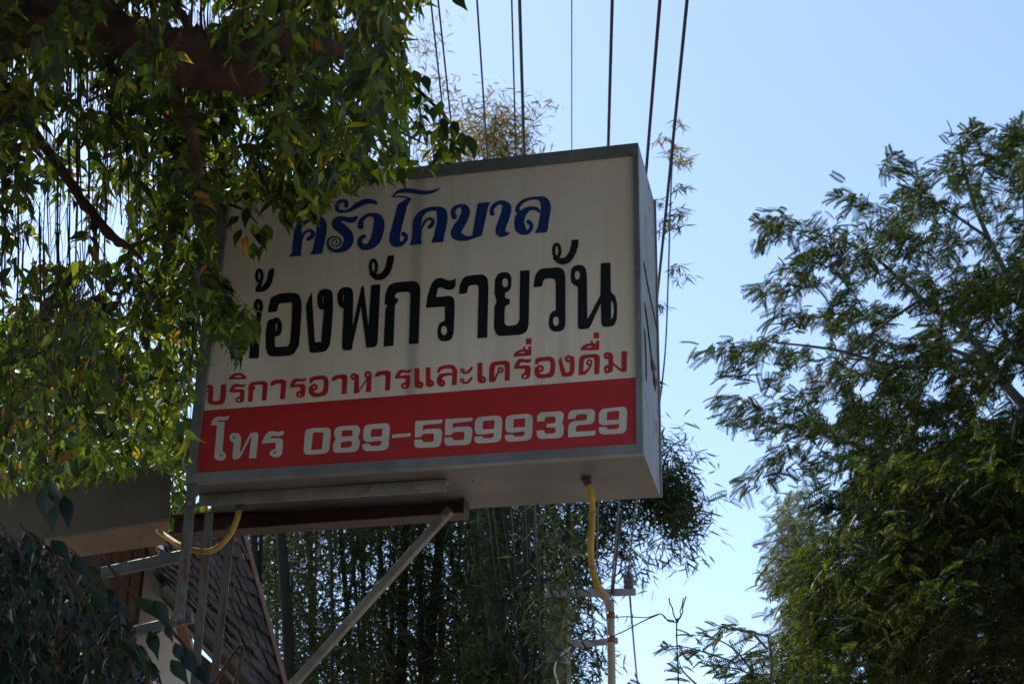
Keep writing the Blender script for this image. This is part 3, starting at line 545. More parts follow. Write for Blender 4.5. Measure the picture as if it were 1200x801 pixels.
# power lines: from behind the viewer, overhead, to the pole
lines = [ (811,0, 736,672, 8.3, .0150, 'thick power line farthest right, passing clear of the sign corner'),
          (778,0, 716,694, 8.3, .0150, 'thick power line passing behind the upper right corner of the sign'),
          (719,0, 698,690, 8.3, .0140, 'thick power line third from the right, ending at the top of the sign'),
          (670,0, 670,692, 7.9, .0045, 'hair-thin straight cable above the middle of the sign, between two thick lines'),
          (607,0, 630,692, 8.3, .0140, 'thick power line with a thinner cable hugging its left side'),
          (598,0, 619,692, 8.5, .0075, 'thinner cable hugging the left side of a thick power line above the sign'),
          (555,0, 606,692, 8.1, .0080, 'thin dark cable crossing the yellow bamboo tops above the sign'),
          (507,0, 590,700, 8.1, .0075, 'right one of the two close thin cables beside the fig leaves'),
          (498,0, 584,700, 8.1, .0075, 'left one of the two close thin cables beside the fig leaves') ]
for x0, y0, x1, y1, z0, r, lab in lines:
    d = FWD + RIGHT*((x0-600)/F_PX) + UP*((400.5+60-y0)/F_PX); A = EYE + d*((z0-EYE.z)/d.z); B = at(x1, y1, YP-.22)
    P = []; dirv = A-B
    for k in range(-14, 21):
        t = k/20; p = B+dirv*(1-t) if k >= 0 else A-(B-A)*(-t)*1.0
        p = A+(B-A)*t; sag = -.30*4*t*(1-t)*(.5 if 0 <= t <= 1 else 0)
        P.append(p+Vector((0,0,sag*.4)))
    wire('power_line', P, r*.85, lab, cat='power line', n=2)
for x0, y0, x1, y1, lab in ((738,697,751,840,'dark cable dropping from the insulator at the end of the upper crossarm'),(692,699,708,840,'dark cable dropping from the upper crossarm just left of the tan pipe')):
    wire('service_cable', [at(x0,y0,YP-.2), at((x0+x1)/2-.5,(y0+y1)/2,YP+4), at(x1,y1,YP+9)], .016, lab, cat='cable')
for x0, y0, x1, y1, lab in ((728,598,718,696,'thin cable slanting down between the yellow hose and the insulator'),):
    wire('service_cable', [at(x0-0,y0,YP-3), at(x1,y1,YP-.2)], .018, lab, cat='cable')

# ---------------------------------------------------------------- fascia box at left
aw = empty('fascia_box', at(100,600,7.0), 'dull beige boxed eave with stained underside, left of the sign bottom', 'eave')
def S3(px, py, Y): return at(px, py, Y)
fA, fB, fC, fD = S3(-40,582,7.9), S3(201,549,6.75), S3(198,607,6.75), S3(-40,645,7.9)
bkA = Vector((.10,.9,0))
n_ = Vector((-.42,.90,0)).normalized()*.34
b = MB(); t_ = .012
def slab3(b, a, c, d, e, off): b.hexa([a, c, c+off, a+off], [e, d, d+off, e+off])
b = MB(); slab3(b, fD, fC, fB, fA, n_*.05); b.build('fascia_sheet', M['gutter'], aw)
b = MB(); z_ = Vector((0,0,-.014)); b.hexa([fD+z_-n_*.02, fC+z_-n_*.02, fC+z_+n_, fD+z_+n_], [fD-n_*.02+Vector((0,0,-.002)), fC-n_*.02+Vector((0,0,-.002)), fC+n_+Vector((0,0,-.002)), fD+n_+Vector((0,0,-.002))]); b.build('soffit_board', M['soffit'], aw)
b = MB(); e1 = (fB-fA).normalized()*.014; b.hexa([fC+n_*.052-e1, fC+n_*.052, fC+n_, fC+n_-e1], [fB+n_*.052-e1, fB+n_*.052, fB+n_, fB+n_-e1]); b.build('end_sheet', M['gutter'], aw)
b = MB(); z2 = Vector((0,0,.004)); b.hexa([fA+z2-n_*.04, fB+z2-n_*.04, fB+z2+n_*1.05, fA+z2+n_*1.05], [fA+z2*4-n_*.04, fB+z2*4-n_*.04, fB+z2*4+n_*1.05, fA+z2*4+n_*1.05]); b.build('top_sheet', M['gutter'], aw)

# ---------------------------------------------------------------- house at the lower left
gA = at(168,622,9.5)
hs = empty('house', (gA.x, 10.0, 0), 'small gabled house behind the sign posts, cream gable wall and weathered tile roof', 'house')
def slabq(q, off, nm, mat): b = MB(); q = [Vector(v) for v in q]; off = Vector(off); b.hexa([q[0],q[1],q[1]+off,q[0]+off],[q[3],q[2],q[2]+off,q[3]+off]); return b.build(nm, mat, hs)
p0, p1, p2, p3 = at(152,612,9.5), at(176,612,9.5), at(244,830,9.5), at(148,830,9.5)
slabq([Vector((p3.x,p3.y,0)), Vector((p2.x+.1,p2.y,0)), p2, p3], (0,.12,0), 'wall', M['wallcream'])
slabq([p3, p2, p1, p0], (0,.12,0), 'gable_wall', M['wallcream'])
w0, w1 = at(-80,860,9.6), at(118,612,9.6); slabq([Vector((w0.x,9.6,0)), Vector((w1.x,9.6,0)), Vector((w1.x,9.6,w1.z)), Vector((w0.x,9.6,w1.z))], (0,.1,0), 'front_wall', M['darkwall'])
# orange barge board down the gable, timber post and panel at left
b = MB(); b.bar(at(170,618,9.4), at(240,815,9.4), .055, .03, (1,0,0)); b.build('barge_board', M['orange'], hs)
b = MB(); b.bar(at(172,640,9.44), at(213,742,9.44), .012, .02, (1,0,0)); b.build('trim', M['tan'], hs)
tx0, tx1 = at(112,700,9.35).x, at(162,700,9.35).x; tz = at(150,622,9.35).z
for i in range(4):
    x = tx0+(tx1-tx0)*i/4; b = MB(); b.box((x, 9.35+.004*(i%2), 0), (x+(tx1-tx0)/4-.006, 9.41, tz)); b.build('timber_board', M['timber'], hs)
# roof slope seen from below the ridge: tiles in staggered rows on a deck
Ra, Rb, Rd, Rf = at(160,602,9.55), at(278,598,11.5), at(346,850,10.6), at(196,690,9.2)
nr = (Rb-Ra).cross(Rf-Ra).normalized()
if nr.dot(FWD) > 0: nr = -nr
b = MB(); o_ = nr*-.05; b.hexa([Rf+o_, Rd+o_, Rd+o_*1.8, Rf+o_*1.8], [Ra+o_, Rb+o_, Rb+o_*1.8, Ra+o_*1.8]); deck = b.build('roof', M['darkwall'], hs)
NR_, NC_ = 11, 14; rs = np.random.default_rng(5)
for j in range(NR_):
    for i in range(NC_):
        u0, u1 = (i+(j%2)*.5)/NC_+.004, (i+1+(j%2)*.5)/NC_-.004; v0, v1 = j/NR_, (j+1.18)/NR_
        if u1 > 1.02: u1 = 1.02
        if u0 > .99: continue
        P_ = lambda u, v: lerp(lerp(Rf, Rd, u), lerp(Ra, Rb, u), v)
        l1 = .014+rs.uniform(-.008,.012); l0 = -.004+rs.uniform(-.003,.004); u0 += rs.uniform(-.006,.006); u1 += rs.uniform(-.006,.006); v0 += rs.uniform(-.008,.008)
        q = [P_(u0,v0)+nr*l1, P_(u1,v0)+nr*(l1+rs.uniform(-.005,.005)), P_(u1,v1)+nr*l0, P_(u0,v1)+nr*l0]
        b = MB(); o2 = nr*-.014; b.hexa([q[0]+o2, q[1]+o2, q[1], q[0]], [q[3]+o2, q[2]+o2, q[2], q[3]])
        V = np.array(b.V); me = bpy.data.meshes.new('roof_tile'); me.from_pydata((V-np.array(hs.location)).tolist(), [], b.F); me.materials.append(M['tile'])
        t = bpy.data.objects.new('roof_tile', me); link(t, deck)
def hbar(a, c, w_, h_, nm, mat): b = MB(); b.bar(a, c, w_, h_, (0,0,1)); return b.build(nm, mat, hs)
hbar(at(192,690,9.15), at(330,838,10.4), .05, .05, 'eave_trim', M['gutter'])
hbar(at(186,700,9.2), at(322,850,10.45), .016, .03, 'eave_trim', M['steel_light'])
hbar(at(278,600,11.45), at(346,850,10.55), .05, .04, 'verge_board', M['orange'])
q0, q1 = at(196,700,9.5), at(330,850,11.0)
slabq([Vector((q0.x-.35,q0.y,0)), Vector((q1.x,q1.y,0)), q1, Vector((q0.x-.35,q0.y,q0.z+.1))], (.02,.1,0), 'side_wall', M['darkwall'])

# ---------------------------------------------------------------- foliage tools
def leaf_template(wd=.42, fold=.16, droop=.22, rows=4):  # unit leaf along +X, width wd, normal +Z
    xs = [0]+[(i+1)/(rows+1) for i in range(rows)]+[1.0]
    V = [(0,0,0)]; prof = {4:(.30,.50,.44,.20), 3:(.38,.5,.30), 2:(.42,.36)}[rows]
    for i in range(rows):
        x = xs[i+1]; hw = wd*prof[i]; z = -droop*x*x
        V += [(x,-hw,z+hw*fold*2), (x,0,z), (x,hw,z+hw*fold*2)]
    V.append((1.06,0,-droop*1.15)); F = [(0,1,2),(0,2,3)]
    for i in range(rows-1):
        a = 1+3*i; F += [(a,a+3,a+4),(a,a+4,a+1),(a+1,a+4,a+5),(a+1,a+5,a+2)]
    a = 1+3*(rows-1); t = len(V)-1; F += [(a,t,a+1),(a+1,t,a+2)]
    return np.array(V, float), np.array(F)
def frames(X, Nn):     # X (n,3) axis, Nn approx normals -> rotation matrices columns X,Y,Z
    X = X/np.linalg.norm(X, axis=1, keepdims=True); Yv = np.cross(Nn, X); Yv /= np.linalg.norm(Yv, axis=1, keepdims=True)+1e-9
    Z = np.cross(X, Yv); return np.stack([X, Yv, Z], axis=2)
def instance(T, Fc, pos, Rm, sc):
    V = np.einsum('nij,vj->nvi', Rm, T)*sc[:,None,None]+pos[:,None,:]
    n, v = len(pos), len(T); Fa = (Fc[None]+ (np.arange(n)*v)[:,None,None]).reshape(-1, Fc.shape[1])
    return V.reshape(-1,3), Fa
def inpoly(x, y, P):
    P = np.array(P, float); ins = np.zeros(np.shape(x), bool)
    for i in range(len(P)):
        a, b = P[i], P[i-1]; c = (a[1] > y) != (b[1] > y)
        ins ^= c & (x < (b[0]-a[0])*(y-a[1])/((b[1]-a[1]) if abs(b[1]-a[1]) > 1e-9 else 1e-9)+a[0])
    return ins
def projv(P):
    v = P-np.array(EYE); d = v@np.array(FWD); return 600+F_PX*(v@np.array(RIGHT))/d, 400.5-F_PX*(v@np.array(UP))/d
def atv(px, py, Y):
    d = np.array(FWD)[None]+np.outer((px-600)/F_PX, RIGHT)+np.outer((400.5-py)/F_PX, UP)
    return np.array(EYE)[None]+d*(Y/d[:,1])[:,None]
def unit(v): return v/(np.linalg.norm(v, axis=-1, keepdims=True)+1e-9)
LEAF, LEAFF = leaf_template()
LEAF2, LEAF2F = leaf_template(.36, .12, .15, 2)
leafme = bpy.data.meshes.new('leaf'); leafme.from_pydata(LEAF.tolist(), [], LEAFF.tolist()); leafme.polygons.foreach_set('use_smooth', [True]*len(LEAFF)); leafme.materials.append(M['fig'])
vineme = leafme.copy(); vineme.name = 'leaf'; vineme.materials[0] = M['vine']
def leaf_parts(parent, me, pos, Rm, sc):
    pl = np.array(parent.location)
    for k in range(len(pos)):
        o = bpy.data.objects.new('leaf', me); m = Matrix(Rm[k].tolist()).to_4x4()
        o.matrix_local = Matrix.Translation(Vector(pos[k]-pl)) @ m @ Matrix.Scale(float(sc[k]), 4); link(o, parent)
def sample_poly(P, n, rng):
    P = np.array(P, float); lo, hi = P.min(0), P.max(0); out = np.zeros((0,2))
    while len(out) < n:
        q = rng.uniform(lo, hi, (n*2, 2)); out = np.vstack([out, q[inpoly(q[:,0], q[:,1], P)]])
    return out[:n]
def sprays(starts, rng, L=(.15,.36), nl=(6,12), size=(.055,.085), hang=.75, az=None):
    """drooping leafy twigs; returns twig polylines and leaf pos/axis/normal/size"""
    pos, ax, nm, sz, tw = [], [], [], [], []
    for s in starts:
        a = rng.uniform(0, 6.283) if az is None else az+rng.normal(0,.6); ln = rng.uniform(*L); n = rng.integers(*nl)
        h = np.array([math.cos(a), math.sin(a), 0]); k = 8; P = [np.array(s)]
        for i in range(k):
            t = i/k; d = h*(1-t)*(1-hang)*1.6+np.array([0,0,-(hang+.6*t)])+rng.normal(0,.10,3); P.append(P[-1]+unit(d)*ln/k)
        tw.append(P); side = unit(np.cross(h, [0,0,1]))
        for i in range(n):
            t = (i+.6)/n*k; j = min(int(t), k-1); p = P[j]+(P[j+1]-P[j])*(t-j)
            sd_ = side*(1 if i % 2 else -1)*rng.uniform(.2,1.3)+h*rng.normal(0,.7)
            v = unit(sd_*.75+np.array([0,0,-rng.uniform(.25,1.25)])); pos.append(p); ax.append(v)
            nv = unit(np.array([rng.normal(0,.7), -rng.uniform(.2,1.0), rng.uniform(-.1,.9)])); nm.append(nv); sz.append(rng.uniform(*size))
    return np.array(pos), np.array(ax), np.array(nm), np.array(sz), tw
def twigs_mesh(name, tw, r, mat, parent, sides=3, kind=True):
    b = MB()
    for P in tw: b.tube(P, list(np.linspace(r, r*.4, len(P))), sides, cap=False)
    o = b.build(name, mat, parent, True)
    if kind: o['kind'] = 'stuff'
    return o

# ---------------------------------------------------------------- fig tree
rng = np.random.default_rng(11)
fig = empty('fig_tree', (-4.3, 5.8, 0), 'large fig tree with hanging aerial roots, its leaves covering the sign corner', 'tree')
def limb(name, pts, rad, mat, parent, n=10, seed=1, rough=.12):
    rs = np.random.default_rng(seed); P = crv([tuple(p)+(r,) for p, r in zip(pts, rad)], 7); b = MB(); b.tube([p[:3] for p in P], [p[3] for p in P], n)
    V = np.array(b.V); c = np.repeat(np.array([p[:3] for p in P]), n, axis=0); rr = np.repeat(np.array([p[3] for p in P]), n)
    V = V+ (V-c)*(rs.normal(0, rough, (len(V),1))+rough*.8*np.sin(np.arange(len(V))%n*2.4+np.arange(len(V))//n*.35)[:,None]); b.V = [tuple(v) for v in V]; return b.build(name, mat, parent, True)
F0 = Vector((-4.3,5.8,0))
limb('trunk', [F0, F0+Vector((.1,0,1.6)), F0+Vector((.25,.05,3.2)), at(-160,40,6.1)], [.42,.34,.30,.22], M['bark'], fig, 16)
limb('limb', [at(-160,40,6.1), at(20,20,5.2), at(150,42,4.6), at(205,66,4.4), at(265,76,4.35), at(305,98,4.35)], [.22,.12,.075,.085,.085,.035], M['bark'], fig, 18, 2, .16)
limb('limb', [at(255,72,4.36), at(310,52,4.36), at(345,48,4.4), at(400,60,4.6), at(470,95,5.2)], [.065,.055,.05,.026,.010], M['bark'], fig, 16, 3, .16)
limb('branch', [at(233,58,4.4), at(215,20,4.5), at(197,-8,4.5), at(170,-60,4.6)], [.024,.016,.014,.013], M['bark'], fig, 8, 4)
limb('branch', [at(200,82,4.45), at(210,125,4.5), at(224,160,4.6), at(233,205,4.8), at(236,260,4.9)], [.032,.022,.022,.018,.009], M['bark'], fig, 8, 5)
limb('branch', [at(-60,40,5.8), at(10,115,5.5), at(75,203,5.1), at(100,240,5.0), at(135,280,5.0), at(152,290,5.0), at(168,306,5.0)], [.03,.023,.020,.019,.018,.011,.005], M['bark'], fig, 8, 6)
limb('branch', [at(150,290,5.0), at(175,280,5.0), at(197,266,5.0)], [.010,.007,.004], M['bark'], fig, 6, 7)
limb('branch', [at(462,10,6.6), at(470,50,6.6), at(477,88,6.6)], [.022,.016,.010], M['bark'], fig, 6, 8)
limb('branch', [at(262,72,5.8), at(300,110,5.8), at(330,140,5.7), at(350,190,5.5)], [.03,.02,.014,.008], M['bark'], fig, 8, 9)
for k, (xs_, ys_) in enumerate([((232,258,285,302),(226,236,246,262)), ((370,376,380),(170,215,240)), ((478,495,520,545),(95,110,135,165)), ((150,170,195),(300,330,345)), ((430,470,500),(140,155,170)), ((100,135,165),(120,105,98))]):
    limb('twig', [at(x,y,5.45+.1*k) for x, y in zip(xs_, ys_)], [.006]*(len(xs_)-1)+[.003], M['bark'], fig, 6, 20+k)
# hanging aerial roots
rr = np.random.default_rng(3)
for x, y0, y1, m in ((4,120,340,5),(12,150,300,4),(38,40,180,3),(56,150,360,4),(80,170,440,5),(92,190,400,4),(104,110,420,4),(126,60,260,5),(140,60,230,4),(152,90,230,6),(162,120,330,4),(188,60,300,3),(226,150,330,5),(236,170,290,6),(244,190,250,3),(66,300,560,3),(48,350,520,3),(118,300,420,3),(20,330,470,2),(142,250,300,2)):
    Yr = rr.uniform(5.0, 6.4)
    for q in range(m):
        xo = x+rr.normal(0,4); P = []; ph = rr.uniform(0,6.28); e = y1+rr.uniform(-60,50); bx = rr.normal(0, 7)
        ys0 = rr.uniform(-30,40) if y0 < 260 else y0-rr.uniform(60,160)
        for t in np.linspace(0, 1, 9): P.append(at(xo+bx*t*t+2.2*math.sin(5*t+ph)+rr.normal(0,.7), ys0+(e-ys0)*t, Yr+.04*math.sin(4*t+ph)))
        b = MB(); b.tube([tuple(p) for p in P], [.0022]+list(np.linspace(rr.uniform(.003,.006), .0016, 8)), 5); b.build('aerial_root', M['root'], fig, True)
MASK = [(-60,-120),(560,-120),(535,-10),(500,5),(484,20),(478,60),(490,100),(520,130),(552,160),(560,185),(530,195),(508,212),(480,218),(450,214),(415,228),(395,222),(384,250),(358,264),(342,268),(330,246),(300,240),(270,236),(262,262),(254,290),(256,318),(275,335),(300,370),(300,402),(280,428),(262,405),(244,392),(238,440),(228,500),(219,545),(214,560),(202,556),(-60,590)]
def keep(pos, ax, sz, poly, tip=.9):
    x0, y0 = projv(pos); x1, y1 = projv(pos+ax*(sz*tip)[:,None]); return inpoly(x0, y0, poly) & inpoly(x1, y1, poly)
PRT = [[], [], [], []]; CRN = [[], [], [], []]
def add_leaves(D, *a):
    for l, v in zip(D, a): l.append(v)
twall = []
def fill(poly, n, Y, seed, size=(.042,.098), L=(.10,.42), dst=CRN, hang=.75, mask=MASK, hole_=None, clump=4, jit=15):
    r_ = np.random.default_rng(seed); q = np.repeat(sample_poly(poly, n//clump+1, r_), clump, 0)[:n]; q = q+r_.normal(0, jit, q.shape); Yv = np.repeat(r_.uniform(Y[0], Y[1], n//clump+1), clump)[:n]+r_.normal(0,.12,n)
    st = atv(q[:,0], q[:,1], Yv)
    pos, ax, nm, sz, tw = sprays(st, r_, L, (6,12), size, hang)
    k = keep(pos, ax, sz, mask)
    if hole_ is not None:
        x, y = projv(pos)
        for hx, hy, ha, hb in hole_: k &= ((x-hx)/ha)**2+((y-hy)/hb)**2 > 1
    add_leaves(dst, pos[k], ax[k], nm[k], sz[k])
    for P in tw:
        x, y = projv(np.array(P)); m = inpoly(x, y, mask)
        if m.all(): twall.append(P)
# openings where the sky shows between the hanging sprays
hr = np.random.default_rng(21)
HO = [(45,25,6,6),(80,90,10,14),(108,88,9,20),(115,120,8,12),(70,130,6,14),(60,158,7,16),(120,180,7,16),(48,240,12,26),(70,262,20,24),(90,215,6,14),(140,255,14,30),(135,235,12,16),(30,290,16,16),(75,295,26,10),(125,292,20,8),(48,345,7,14),(20,262,5,20),(232,14,24,16),(178,12,10,10),(165,5,8,8),(205,25,8,6),(405,20,12,12),(432,60,8,14),(445,30,7,12),(395,8,10,8),(172,108,8,5),(100,330,22,8),(95,345,10,6),(15,120,5,5),(240,120,6,5),(300,150,7,5),(345,100,5,6),(360,150,6,5),(100,110,6,12),(8,505,6,5),(20,523,5,4),(310,200,6,4),(290,48,5,5)]
for k in range(70):
    HO.append((hr.uniform(0,500), hr.uniform(0,400) if k < 55 else hr.uniform(400,560), hr.uniform(2,5), hr.uniform(2,6)))
HB = [(h[0],h[1],h[2]*1.15,h[3]*1.15) for h in HO]; HO = [(h[0],h[1],h[2]*1.25,h[3]*1.25) for h in HO]
full = [(-60,-110),(540,-110),(500,20),(500,180),(380,230),(270,260),(262,330),(240,400),(225,520),(-60,570)]
left = [(-60,-60),(262,-60),(262,300),(240,400),(222,540),(-60,560)]
top = [(180,-110),(540,-110),(480,30),(500,170),(380,215),(260,240),(200,200)]
fill(left, 440, (6.3,8.6), 1, hole_=HB)
fill(left, 300, (8.6,11.5), 2, (.07,.11), (.2,.5), hole_=HB)
fill([(-60,330),(240,330),(222,540),(-60,560)], 400, (7.2,10.5), 15, (.07,.10), (.2,.5), hole_=HB)
fill(top, 240, (6.7,8.6), 3, hole_=HB, mask=[(p[0], min(p[1], 560)) for p in MASK])
fill(left, 270, (4.6,6.2), 4, hole_=HO)
fill(top, 290, (4.6,6.2), 5, hole_=HO)
fill([(-60,-110),(480,-110),(470,60),(430,150),(250,210),(-60,120)], 210, (4.5,5.6), 16, hole_=HO)
fill([(-60,300),(235,300),(215,560),(-60,575)], 260, (5.6,7.4), 17, hole_=HO)
fill([(60,-60),(480,-60),(430,180),(260,240),(120,120)], 120, (4.6,5.6), 6, hole_=HO+[(235,72,60,26)])
fill([(-60,-110),(160,-110),(150,0),(120,70),(-60,130)], 95, (3.8,4.5), 61, size=(.045,.085), hole_=HO)
fill([(330,-60),(470,-60),(440,120),(390,190),(330,150)], 85, (3.8,4.6), 62, size=(.045,.085), hole_=HO)
fill([(-60,100),(60,120),(110,330),(60,560),(-60,560)], 90, (4.0,4.8), 64, size=(.035,.065), hole_=HO)
fill([(150,-60),(330,-60),(300,25),(150,15)], 22, (3.8,4.3), 65, size=(.035,.06), L=(.06,.14), hole_=HO)
fill([(60,-60),(330,-60),(330,60),(60,60)], 26, (3.8,4.3), 66, size=(.045,.08), L=(.08,.2), hole_=HO)
# sprays hanging in front of the sign: near enough to be told apart leaf by leaf
for poly, n, sd_ in (([(262,190),(318,195),(312,225),(265,225)],12,31),([(235,250),(262,290),(290,350),(296,392),(262,385),(240,330)],64,32),([(365,205),(388,205),(382,235)],6,33),([(325,205),(350,205),(344,235)],6,34),([(400,160),(505,165),(500,192),(400,205)],14,35),([(495,110),(545,155),(552,172),(500,175)],6,36),([(200,180),(262,200),(262,300),(225,330)],20,37)):
    fill(poly, n, (4.9,5.7), sd_, (.055,.08), (.08,.20), dst=PRT)
fill([(186,538),(262,548),(262,606),(190,606)], 60, (7.6,9), 63, mask=[(180,520),(275,520),(275,625),(180,625)])
# leaves read one by one from the photograph: stalk and tip
for x0,y0,x1,y1 in ((273,252,267,268),(281,253,265,264),(291,242,286,262),(283,268,273,285),(297,262,302,280),(289,276,284,293),(297,284,295,304),(303,268,309,288),(311,262,316,284),(309,286,300,303),(321,228,311,240),(327,232,319,247),(333,240,335,268),(345,238,341,262),(352,232,360,250),(362,245,372,262),(374,236,366,258),(399,208,388,226),(406,205,408,222),(471,195,471,216),(437,190,440,212),(449,196,449,216),(517,118,514,134),(518,138,523,152),(531,141,536,154),(521,145,518,168),(533,142,532,163),(541,155,542,176),(548,158,558,180),(507,125,509,140),(512,150,508,164),(497,88,502,104),(485,82,492,98),(492,110,487,124),(423,18,428,34),(438,14,440,30),(448,16,445,40),(465,0,463,22),(478,0,482,10),(530,-6,545,7),(292,395,274,422),(284,372,262,392),(296,372,302,398),(268,350,262,372)):
    a_, b2 = at(x0,y0,5.3), at(x1,y1,5.27); v = np.array(b2-a_); ln = np.linalg.norm(v)
    add_leaves(PRT, np.array([a_]), np.array([v/ln]), np.array([[rr.normal(0,.35),-1,.2]]), np.array([ln]))
P_, A_, N_, S_ = (np.concatenate(v) for v in PRT)
keepn = np.ones(len(P_), bool)
if len(P_) > 285: keepn[:] = False; keepn[-44:] = True; idx = rng.permutation(len(P_)-44)[:241]; keepn[idx] = True
Rm = frames(A_, unit(N_+np.array([0,0,.01]))); leaf_parts(fig, leafme, P_[keepn], Rm[keepn], S_[keepn])
add_leaves(CRN, P_[~keepn], A_[~keepn], N_[~keepn], S_[~keepn])
P_, A_, N_, S_ = (np.concatenate(v) for v in CRN); print('fig leaves', len(P_))
kinds = [leaf_template(.42,.16,.22), leaf_template(.36,.30,.45), leaf_template(.50,.10,.05), leaf_template(.30,.05,.7)]
kk = rng.integers(0, 4, len(P_)); VV, FF, off = [], [], 0
for i, (T, TF) in enumerate(kinds):
    m_ = kk == i; V, Fc = instance(T, TF, P_[m_], frames(A_[m_], N_[m_]), S_[m_]); VV.append(V); FF.append(Fc+off); off += len(V)
o = bulk('crown', np.vstack(VV), np.vstack(FF), M['fig'], fig); o['kind'] = 'stuff'
twigs_mesh('twigs', twall, .0025, M['bark'], fig)
# unseen leaves added over the fig, out of view, to block sun and sky
cr_ = np.random.default_rng(5); n = 30000; c = cr_.uniform((-11,1.2,5.4), (2.0,12.5,11), (n*2,3)); cc = np.round(c/.9)
ok = ((c[:,0]+4.3)/7.0)**2+((c[:,1]-3.5)/9)**2+((c[:,2]-7)/4.0)**2 < 1
hsh = np.sin(cc@np.array([12.9,78.2,37.7]))*43758.5; ok &= (hsh-np.floor(hsh)) > .22
x, y = projv(c); d = (c-np.array(EYE))@np.array(FWD); ok &= ~((d > 0) & (x > -100) & (x < 1500) & (y > -230) & (y < 900))
c = c[ok][:n]; m = len(c); a = unit(cr_.normal(0,.5,(m,3))+np.array([0,0,-.6])); nm = unit(cr_.normal(0,1,(m,3))+np.array([0,0,.8]))
V, Fc = instance(LEAF2, LEAF2F, c, frames(a, nm), cr_.uniform(.22,.40,m)); o = bulk('unseen_shade_leaves', V, Fc, M['fig'], fig); o['kind'] = 'stuff'
for k, pts in enumerate(([(-4.0,5.8,3.6),(-5,3,6.2),(-6,0,7.6)], [(-4.0,5.8,3.6),(-3.2,2.5,6.3),(-1.5,0,7.5)], [(-4.0,5.8,3.6),(-6,7,6.5),(-7,9.5,7.8)])):
    limb('limb', pts, [.2,.13,.05], M['bark'], fig, 10, 700+k)
# unseen leaf mass added behind the viewer to keep sky light off the sign
n = 16000; c = cr_.uniform((-45,-32,2.2), (45,-15,13), (n,3)); h = np.sin(c[:,0]*.55)*1.6+np.sin(c[:,0]*.21+1)*1.5+np.cos(c[:,1]*.4)
c = c[c[:,2] < 6.0+h]; m = len(c); a = unit(cr_.normal(0,.6,(m,3))+np.array([0,0,-.3])); nm = unit(cr_.normal(0,1,(m,3))+np.array([0,0,.4]))
V, Fc = instance(LEAF2, LEAF2F, c, frames(a, nm), cr_.uniform(.7,1.5,m)); o = bulk('sky_blocker', V, Fc, M['feather'], None); tag(o, 'unseen leaf mass added behind the viewer to block sky light', 'light blocker', kind='stuff')


# ---------------------------------------------------------------- dark climbing shrub in the lower left corner
vb = at(20,900,5.0)
vine = empty('climbing_shrub', (vb.x, vb.y, 0), 'dark climbing shrub with large bluish green leaves filling the lower left corner', 'shrub')
VM = [(-60,575),(20,592),(60,620),(98,636),(118,650),(146,686),(158,700),(160,742),(180,775),(196,801),(215,860),(-60,900)]
VS = [[],[],[],[]]; twv = []
def vfill(poly, n, Y, seed, size, L=(.12,.3), dst=VS, hang=.55):
    r_ = np.random.default_rng(seed); q = sample_poly(poly, n, r_); st = atv(q[:,0], q[:,1], r_.uniform(Y[0], Y[1], n))
    pos, ax, nm, sz, tw = sprays(st, r_, L, (5,9), size, hang, az=R(-20)); nm[:,2] = np.abs(nm[:,2])+.5
    k = keep(pos, ax, sz, VM, .8); add_leaves(dst, pos[k], ax[k], nm[k], sz[k])
    for P in tw:
        x, y = projv(np.array(P)); 
        if inpoly(x, y, VM).all(): twv.append(P)
vfill([(-60,580),(15,595),(90,640),(150,695),(200,740),(240,801),(250,850),(-60,860)], 230, (5.0,5.9), 41, (.05,.085))
vfill([(-60,600),(60,640),(140,700),(190,750),(225,801),(-60,860)], 140, (4.5,5.0), 42, (.055,.09))
NEAR = [[],[],[],[]]
vfill([(-20,590),(60,625),(140,690),(200,740),(235,801),(-20,830)], 46, (4.1,4.5), 43, (.045,.07), dst=NEAR)
for x0,y0,x1,y1 in ((160,700,190,722),(180,702,200,735),(175,738,186,771),(190,738,168,748),(196,730,200,752),(205,752,214,778),(214,758,232,795),(150,752,178,785),(140,748,165,770),(118,770,95,790),(98,785,132,768),(120,725,108,752),(65,590,58,625),(75,580,82,618),(50,570,48,610),(60,560,68,600),(232,780,246,806),(200,772,222,801),(135,700,150,724),(110,690,126,712),(85,650,105,676),(60,632,84,656)):
    a_, b2 = at(x0,y0,4.35), at(x1,y1,4.32); v = np.array(b2-a_); ln = np.linalg.norm(v); add_leaves(NEAR, np.array([a_]), np.array([v/ln]), np.array([[rr.normal(0,.4),-1,.5]]), np.array([ln*.85]))
P_, A_, N_, S_ = (np.concatenate(v) for v in NEAR); cut = max(0, len(P_)-280)
leaf_parts(vine, vineme, P_[cut:], frames(A_[cut:], unit(N_[cut:])), S_[cut:])
P_, A_, N_, S_ = (np.concatenate(v) for v in VS)
V, Fc = instance(LEAF, LEAFF, P_, frames(A_, unit(N_)), S_); o = bulk('foliage', V, Fc, M['vine'], vine); o['kind'] = 'stuff'
twigs_mesh('twigs', twv, .0028, M['bark'], vine)
for k, pts in enumerate(([(118,650),(150,690),(185,722),(215,755),(245,801),(262,850)], [(60,640),(95,700),(130,760),(140,850)], [(-10,620),(30,660),(60,740),(70,850)], [(150,900),(168,840),(175,801),(172,785),(168,784)])):
    b_pts = [tuple(at(x,y,4.6)) for x, y in pts]
    if k < 3: b_pts.append((vine.location.x+.2*k, 5.0, 0))
    limb('stem', b_pts, [.006]*(len(b_pts)-1)+[.012], M['bark'] if k < 3 else M['root'], vine, 6, 50+k)

